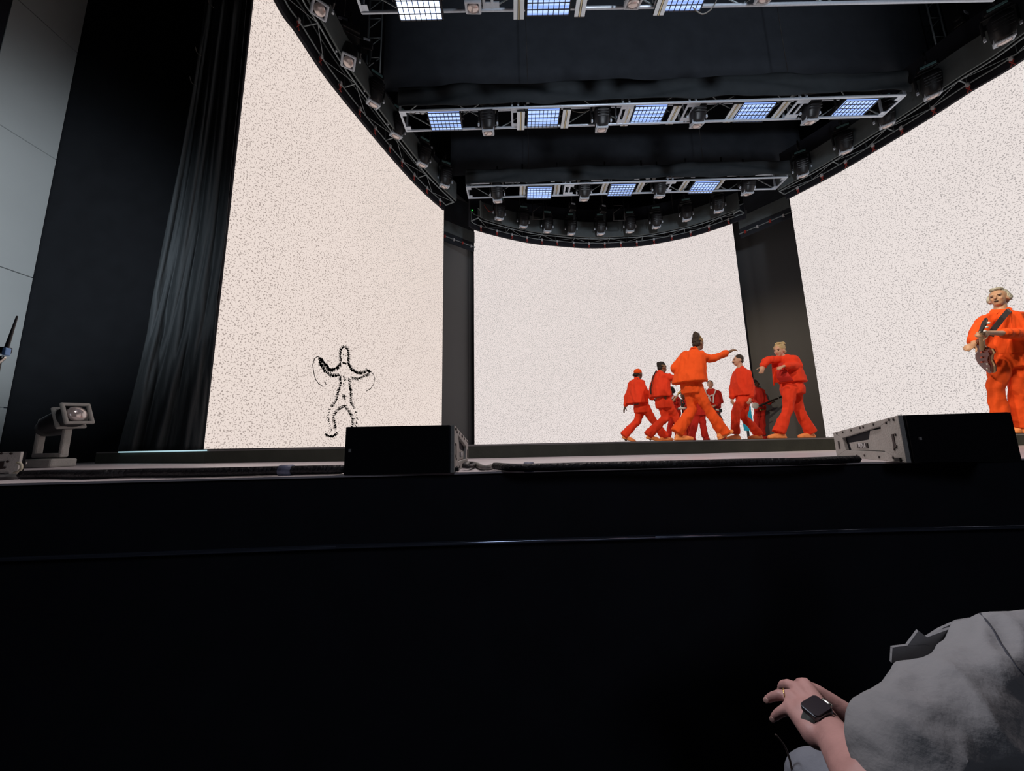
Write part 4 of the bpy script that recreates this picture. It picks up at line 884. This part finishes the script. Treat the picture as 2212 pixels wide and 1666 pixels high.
r, HM, P, ac, fw, _ = person('musician standing directly behind the tall dancer, only red legs showing', 9.2, TB, 262, SK['brown'], dict(
    head=(690, 270), neck=(700, 370), pelvis=(765, 860), torso=[(710, 420, 0, .17, .12), (725, 540, 0, .18, .13), (745, 680, 0, .18, .13), (765, 830, 0, .18, .13)],
    legs=[[(735, 880, 0), (680, 1120, 0), (620, 1370, 0), NOSH], [(800, 880, 0), (850, 1120, 0), (900, 1370, 0), NOSH]]), group=BG, suit=SHIRTR, wr=.01)
hair(r, HM, HC, HAIRB, wr=.006)
r, HM, P, ac, fw, _ = person('guitarist in red shirt half hidden behind the moustached man', 10.7, T7, 320, SK['deep'], dict(
    head=(542, 828), neck=(556, 880), pelvis=(600, 1110), torso=[(575, 905, 0, .17, .12), (590, 960, 0, .19, .14), (600, 1020, 0, .19, .14), (605, 1090, 0, .18, .14)],
    L=[(625, 925, .0), (680, 1060, -.1), (735, 1078, -.2), (775, 1055, -.22), dict(curl=.6)], R=[(520, 925, 0), (520, 1040, -.1), (590, 1100, -.25), (620, 1110, -.25)],
    legs=[[(575, 1125, 0), (560, 1280, 0), (570, 1460, 0), NOSH], [(630, 1125, 0), (635, 1290, 0), (640, 1460, 0), NOSH]]), group=BG, suit=SHIRTR, look=(330, 0), hs=1.0, wr=.01)
hair(r, HM, HC, HAIRB, wr=.004)
g = empty('bass_guitar', P((560, 1120, -.35)), 0, 'long necked white bass held by the half hidden guitarist', 'guitar')
rel(g, MB().cap(P((600, 1112, -.36)), P((845, 1010, -.36)), .030, .024).build('neck', DARK)); rel(g, MB().cap(P((845, 1010, -.36)), P((875, 998, -.36)), .032, .026).build('headstock', CHROME))
rel(g, MB().ell(P((545, 1110, -.34)), (.11, .035, .09)).build('body', WHITEP)); rel(g, MB().cap(P((610, 1165, -.38)), P((665, 1158, -.38)), .016).build('tailpiece', GOLD)); 
q = [PY(*TB(u, v), 9.3) for u, v in ((1775, 733), (1842, 738), (1860, 900), (1900, 1110), (1850, 1180), (1815, 1262), (1720, 1258), (1690, 1130), (1670, 1050), (1745, 900))]
o = MB().prism(q, (0, .02, 0)).build('turquoise_banner', TURQ, bevel=.003); tag(o, 'turquoise upright panel showing between the moustached man\'s legs', 'panel')
lowz = min(v.z for v in q); px_ = sum(v.x for v in q) / len(q)
o2 = MB().box((px_, 9.36, (RZ + lowz) / 2 + .1), (.03, .06, lowz - RZ + .2)).box((px_, 9.36, RZ + .01), (.2, .2, .02)).build('banner_foot', FIX, None); rel(o, o2)

# ---------------------------------------------------------------- seated spectator, lower right
def TH(u, v): return (1640 + u / 7.373, 1440 + v / 7.373)
Q = lambda u, v, d: PY(*TH(u, v), d)
S = PY(2202, 1455, .74); El = PY(1965, 1610, .62); Sr = S + Vector((.36, -.16, .02))
mid = (S + Sr) / 2; pv = Vector((S.x + .26, S.y - .40, .52))
El = PY(1990, 1628, .62)
man = empty('person', (pv.x, pv.y, 0), 0, 'seated spectator in grey shirt with wristwatch, hand reaching left', 'person')
b = MB()
ax = (Q(1040, 555, .80) - Q(760, 725, .79)).normalized(); wc = Q(905, 632, .785)
N_ = (Q(905, 632, .80) - Q(1100, 790, .80)).normalized() * .80 + (Vector((0, 0, EZ)) - wc).normalized() * .46
N_ = (N_ - ax * N_.dot(ax)).normalized(); al = N_.cross(ax).normalized(); c0 = wc - N_ * .0390; WR = c0
FE = PY(1890, 1725, .62)
b.cap(FE, Q(1075, 930, .80), .044, .027, 16).cap(Q(1075, 930, .80), WR, .027, .027, 16).cap(WR - al * .02, WR + al * .02, .0285, n=16).cap(S, FE, .055, .046)
KN = [Q(735, 290, .875), Q(600, 350, .87), Q(505, 480, .855), Q(500, 650, .835)]
for i, k_ in enumerate(KN): b.cap(WR + (KN[0] - KN[3]) * (.28 - .2 * i), k_, .024, .0135, 12)
b.cap(KN[0], KN[3], .0115, .012, 10).cap(Q(650, 720, .835), Q(880, 870, .80), .018, .024, 12).cap(Q(1450, 800, .85), Q(900, 420, .87), .022, .018, 12)
def finger(pts, r0, r1):
    n = len(pts) - 1
    for i in range(n): b.cap(pts[i], pts[i + 1], r0 + (r1 - r0) * i / n, r0 + (r1 - r0) * (i + 1) / n, 12)
finger([KN[0], Q(670, 275, .895), Q(620, 300, .92), Q(610, 370, .935)], .0125, .0085)
finger([KN[1], Q(470, 290, .885), Q(385, 300, .905), Q(350, 345, .92)], .0118, .0082)
finger([KN[2], Q(330, 455, .865), Q(215, 480, .88), Q(135, 525, .89)], .0115, .0078)
finger([KN[3], Q(385, 700, .84), Q(290, 760, .85), Q(232, 820, .86)], .0108, .0072)
finger([Q(1000, 560, .86), Q(820, 520, .90), Q(700, 500, .93), Q(620, 480, .95)], .014, .010)
nkm = mid + Vector((.02, -.02, .10)); hdm = mid + Vector((.06, -.06, .26))
b.loft([(pv, (.16, 0, 0), (0, .11, 0)), ((pv + mid) / 2, (.15, 0, 0), (0, .11, 0)), (mid - Vector((0, 0, .06)), (.17, .03, 0), (0, .10, 0)), (nkm, (.06, 0, 0), (0, .06, 0))]).cap(nkm, hdm, .058, .052)
hm = Matrix.Translation(hdm + Vector((0, .0, .06))) @ Matrix.Rotation(math.radians(20), 4, 'Z')
b2 = MB().ell((0, -.012, .03), (.075, .092, .088), n=18, m=12).ell((0, .022, -.022), (.06, .068, .084)).cap((0, .09, .012), (0, .106, -.026), .008, .014, 8).ell((0, .05, -.08), (.037, .034, .03))
for s in (-1, 1): b2.ell((s * .078, -.008, -.012), (.011, .02, .032))
b2.xf(hm); b.add(b2.v, b2.f, True); b.cap(S, mid, .07, .08).cap(Sr, mid, .07, .08)
ER = Sr + Vector((.05, .06, -.25)); WR2 = ER + Vector((-.06, .22, .0)); b.cap(Sr, ER, .055, .046).cap(ER, WR2, .044, .030); hand(b, WR2, Vector((-.3, 1, -.1)), Vector((0, 0, 1)), -1, .3)
KL = PY(1785, 1715, .97); KR = KL + Vector((.36, .02, 0)); FL_ = Vector((KL.x, KL.y + .02, .09)); FR2 = Vector((KR.x, KR.y + .02, .09))
for k_, f_ in ((KL, FL_), (KR, FR2)): b.cap(pv, k_, .09, .06).cap(k_, f_, .055, .038)
rel(man, b.skin('body', SKINF, None, .0042, 4, .0009, .02))
rel(man, MB().ell((0, -.03, .05), (.082, .09, .085)).xf(hm).skin('hair', HAIRG, None, .01, 1, .012, .03))
t = MB()
for k_, f_ in ((KL, FL_), (KR, FR2)):
    t.cap(pv + Vector((0, 0, 0)), k_, .125, .080, 16).cap(k_, f_ + Vector((0, 0, .05)), .080, .075, 16)
    so = MB().ell((f_.x, f_.y - .02, .05), (.045, .06, .045)).ell((f_.x, f_.y + .12, .04), (.048, .09, .036)).box((f_.x, f_.y + .05, .015), (.09, .25, .028)).skin('shoe', DARK, None, .01, 2); rel(man, so)
rel(man, t.skin('trousers', mat('pale_blue_grey_trousers', (.21, .225, .26), .9, noise=.1, nscale=10, bump=.3), None, .012, 3, .012, .12))
# shirt: loose sleeve, shoulder and back
s_ = MB(); CF = PY(1876, 1622, .655)
s_.cap(S, El, .092, .070, 20).cap(El, PY(1955, 1650, .62), .068, .062, 20).loft([(PY(1965, 1610, .62), (.05, .0, .05), (0, .07, 0)), (CF, (.022, .0, .036), (0.01, .045, 0))], 20).cyl(El, CF, .068, .048, 24)
s_.cap(S + Vector((.04, -.02, -.02)), S + Vector((.10, -.10, -.34)), .11, .17, 20).cap(S, mid + Vector((0, 0, .035)), .092, .095, 18).cap(Sr, mid - Vector((0, 0, .03)), .095, .095, 18).cap(Sr, ER, .09, .08, 16).cap(ER, WR2 + (ER - WR2) * .3, .075, .06)
s_.loft([(pv - Vector((0, 0, .02)), (.21, 0, 0), (0, .16, 0)), ((pv + mid) / 2, (.21, 0, 0), (0, .16, 0)), (mid - Vector((0, 0, .06)), (.19, -.05, 0), (0, .11, 0)), (nkm - Vector((0, 0, .04)), (.075, 0, 0), (0, .07, 0))])
shirt = s_.skin('shirt', GSHIRT, None, .006, 7, .008, .10); rel(man, shirt)
from mathutils import noise as nz
axs = (El - S).normalized(); e1 = axs.cross(Vector((0, 0, 1))).normalized(); e2 = axs.cross(e1)
nrm = [v.normal.copy() for v in shirt.data.vertices]
for v, n_ in zip(shirt.data.vertices, nrm):         # long folds of cloth running down the sleeve, with short creases near the elbow
    d_ = v.co - S; u_ = d_.dot(axs); p_, q_ = d_.dot(e1), d_.dot(e2)
    f = nz.noise(Vector((u_ * 4.5, p_ * 12 + u_ * 3, q_ * 12))); g_ = nz.noise(Vector((u_ * 13 + 5, p_ * 26, q_ * 26 + u_ * 8)))
    v.co += n_ * ((1 - abs(f) * 2.4) * .013 + g_ * .006 - .006)
rel(man, MB().loft([(CF + (El - CF) * .10, (.020, 0, .034), (.01, .043, 0)), (CF - (El - CF) * .10 + Vector((0, 0, 0)), (.017, 0, .036), (.01, .042, 0))]).build('sleeve_lining', GSHIRTI))
for poly in ([(1926, 1432), (1928, 1399), (1960, 1395), (2000, 1394), (2040, 1400), (2010, 1440)], [(1958, 1398), (1984, 1363), (2003, 1377), (2030, 1360), (2070, 1342), (2120, 1334), (2110, 1375), (2020, 1405)]):
    o = MB().prism([PY(x, y, .80 + .012 * math.sin(x * .05) * .3) for x, y in poly], (0, .004, .001)).build('shirt_front_flap', GSHIRT); rel(man, o)
# stitched shoulder seam lying on the cloth
from mathutils.bvhtree import BVHTree
bv = BVHTree.FromPolygons([v.co.copy() for v in shirt.data.vertices], [tuple(p.vertices) for p in shirt.data.polygons])
eye = Vector((0, 0, EZ)); pts = []
for x, y in ((2118, 1326), (2130, 1340), (2142, 1356), (2152, 1372), (2160, 1388), (2170, 1402), (2180, 1418), (2195, 1440), (2211, 1458)):
    h_ = bv.ray_cast(eye, ray(x, y).normalized()); 
    if h_[0]: pts.append(h_[0])
if len(pts) > 2: rel(man, MB().tube(smooth([p_ + (p_ - eye).normalized() * .0006 for p_ in pts], 3), .0017, 6).build('shoulder_seam', mat('dark_stitching', (.025, .028, .04), .8)))
# watch, ring
wt = empty('wristwatch', wc, 0, 'dark square wristwatch on the seated spectator\'s wrist', 'watch')
def rr_(w_, h_, rad, n=5):
    P_ = []
    for cx_, cy_, a0 in ((w_ - rad, h_ - rad, 0), (-w_ + rad, h_ - rad, 90), (-w_ + rad, -h_ + rad, 180), (w_ - rad, -h_ + rad, 270)):
        for i in range(n + 1): t_ = math.radians(a0 + 90 * i / n); P_.append((cx_ + rad * math.cos(t_), cy_ + rad * math.sin(t_)))
    return P_
rel(wt, MB().prism([wc - N_ * .010 + ax * x + al * y for x, y in rr_(.0215, .0175, .008)], N_ * .010).build('case', mat('graphite_watch_case', (.10, .11, .12), .3, .8), bevel=.002))
rel(wt, MB().prism([wc + N_ * .0002 + ax * x + al * y for x, y in rr_(.0200, .0160, .007)], N_ * .0016).build('screen', mat('dark_watch_glass', (.012, .006, .010), .25, spec=.4), bevel=.0006))
m = MB(); n = 30; vs = []
for i in range(n + 1):
    t_ = math.radians(34 + (360 - 68) * i / n); rr = (ax * math.sin(t_) * .0325 + N_ * math.cos(t_) * .0335)
    for w_, o_ in ((-.011, 0), (.011, 0), (.011, .0025), (-.011, .0025)): vs.append(c0 + rr * (1 + o_ * 28) + al * w_)
fs = [(i * 4 + k, i * 4 + (k + 1) % 4, i * 4 + 4 + (k + 1) % 4, i * 4 + 4 + k) for i in range(n) for k in range(4)]
rel(wt, m.add(vs, fs, True).build('strap', mat('charcoal_watch_strap', (.07, .075, .07), .5)))
q = wc + ax * .027 - N_ * .006; rel(wt, MB().cap(q - al * .006, q + al * .006, .0035, n=8).build('strap_clasp', CHROME))
d = (Q(330, 455, .865) - KN[2]).normalized(); rc = KN[2] + (Q(330, 455, .865) - KN[2]) * .55; u1 = d.orthogonal().normalized(); u2 = d.cross(u1)
rp_ = [rc + (u1 * math.cos(t_ * .2618) + u2 * math.sin(t_ * .2618)) * .0119 for t_ in range(25)]
o = MB().tube(rp_, .0012, 8).build('finger_ring', GOLD); tag(o, 'thin gold ring on the seated spectator\'s finger', 'ring')
for k_, (a_, b_) in enumerate(((Q(215, 480, .88), Q(135, 525, .89)), (Q(290, 760, .85), Q(232, 820, .86)), (Q(385, 300, .905), Q(350, 345, .92)))):
    dd = (b_ - a_).normalized(); e_ = (eye - b_).normalized(); e_ = (e_ - dd * e_.dot(dd)).normalized()
    M3 = Matrix((dd.cross(e_), dd, e_)).transposed().to_4x4()
    rel(man, MB().ell(b_ + e_ * .0068, (.0052, .0068, .0014), M3).build('fingernail', mat('pale_fingernail', (.62, .38, .33), .35)))
cable([PY(x, y, .98) for x, y in ((1676, 1588), (1684, 1597), (1696, 1614), (1704, 1635), (1709, 1655), (1713, 1690), (1716, 1760))] + [Vector((PY(1716, 1760, .98).x, .98, .01))], .0022, mat('dim_brown_cord', (.10, .07, .06), .6), 'thin dim cord hanging below the spectator\'s hand', 'thin_cord')
# the seat he sits on
st = empty('theatre_seat', (pv.x, pv.y, 0), 0, 'dark seat under the seated spectator', 'seat')
rel(st, MB().box((pv.x, pv.y + .08, .36), (.50, .50, .10)).build('cushion', CLOTH2, bevel=.03)); rel(st, MB().box((pv.x, pv.y - .26, .55), (.50, .08, .5)).build('backrest', CLOTH2, bevel=.03))
for s in (-1, 1): rel(st, MB().box((pv.x + s * .22, pv.y + .05, .155), (.05, .35, .31)).build('leg', FIX))
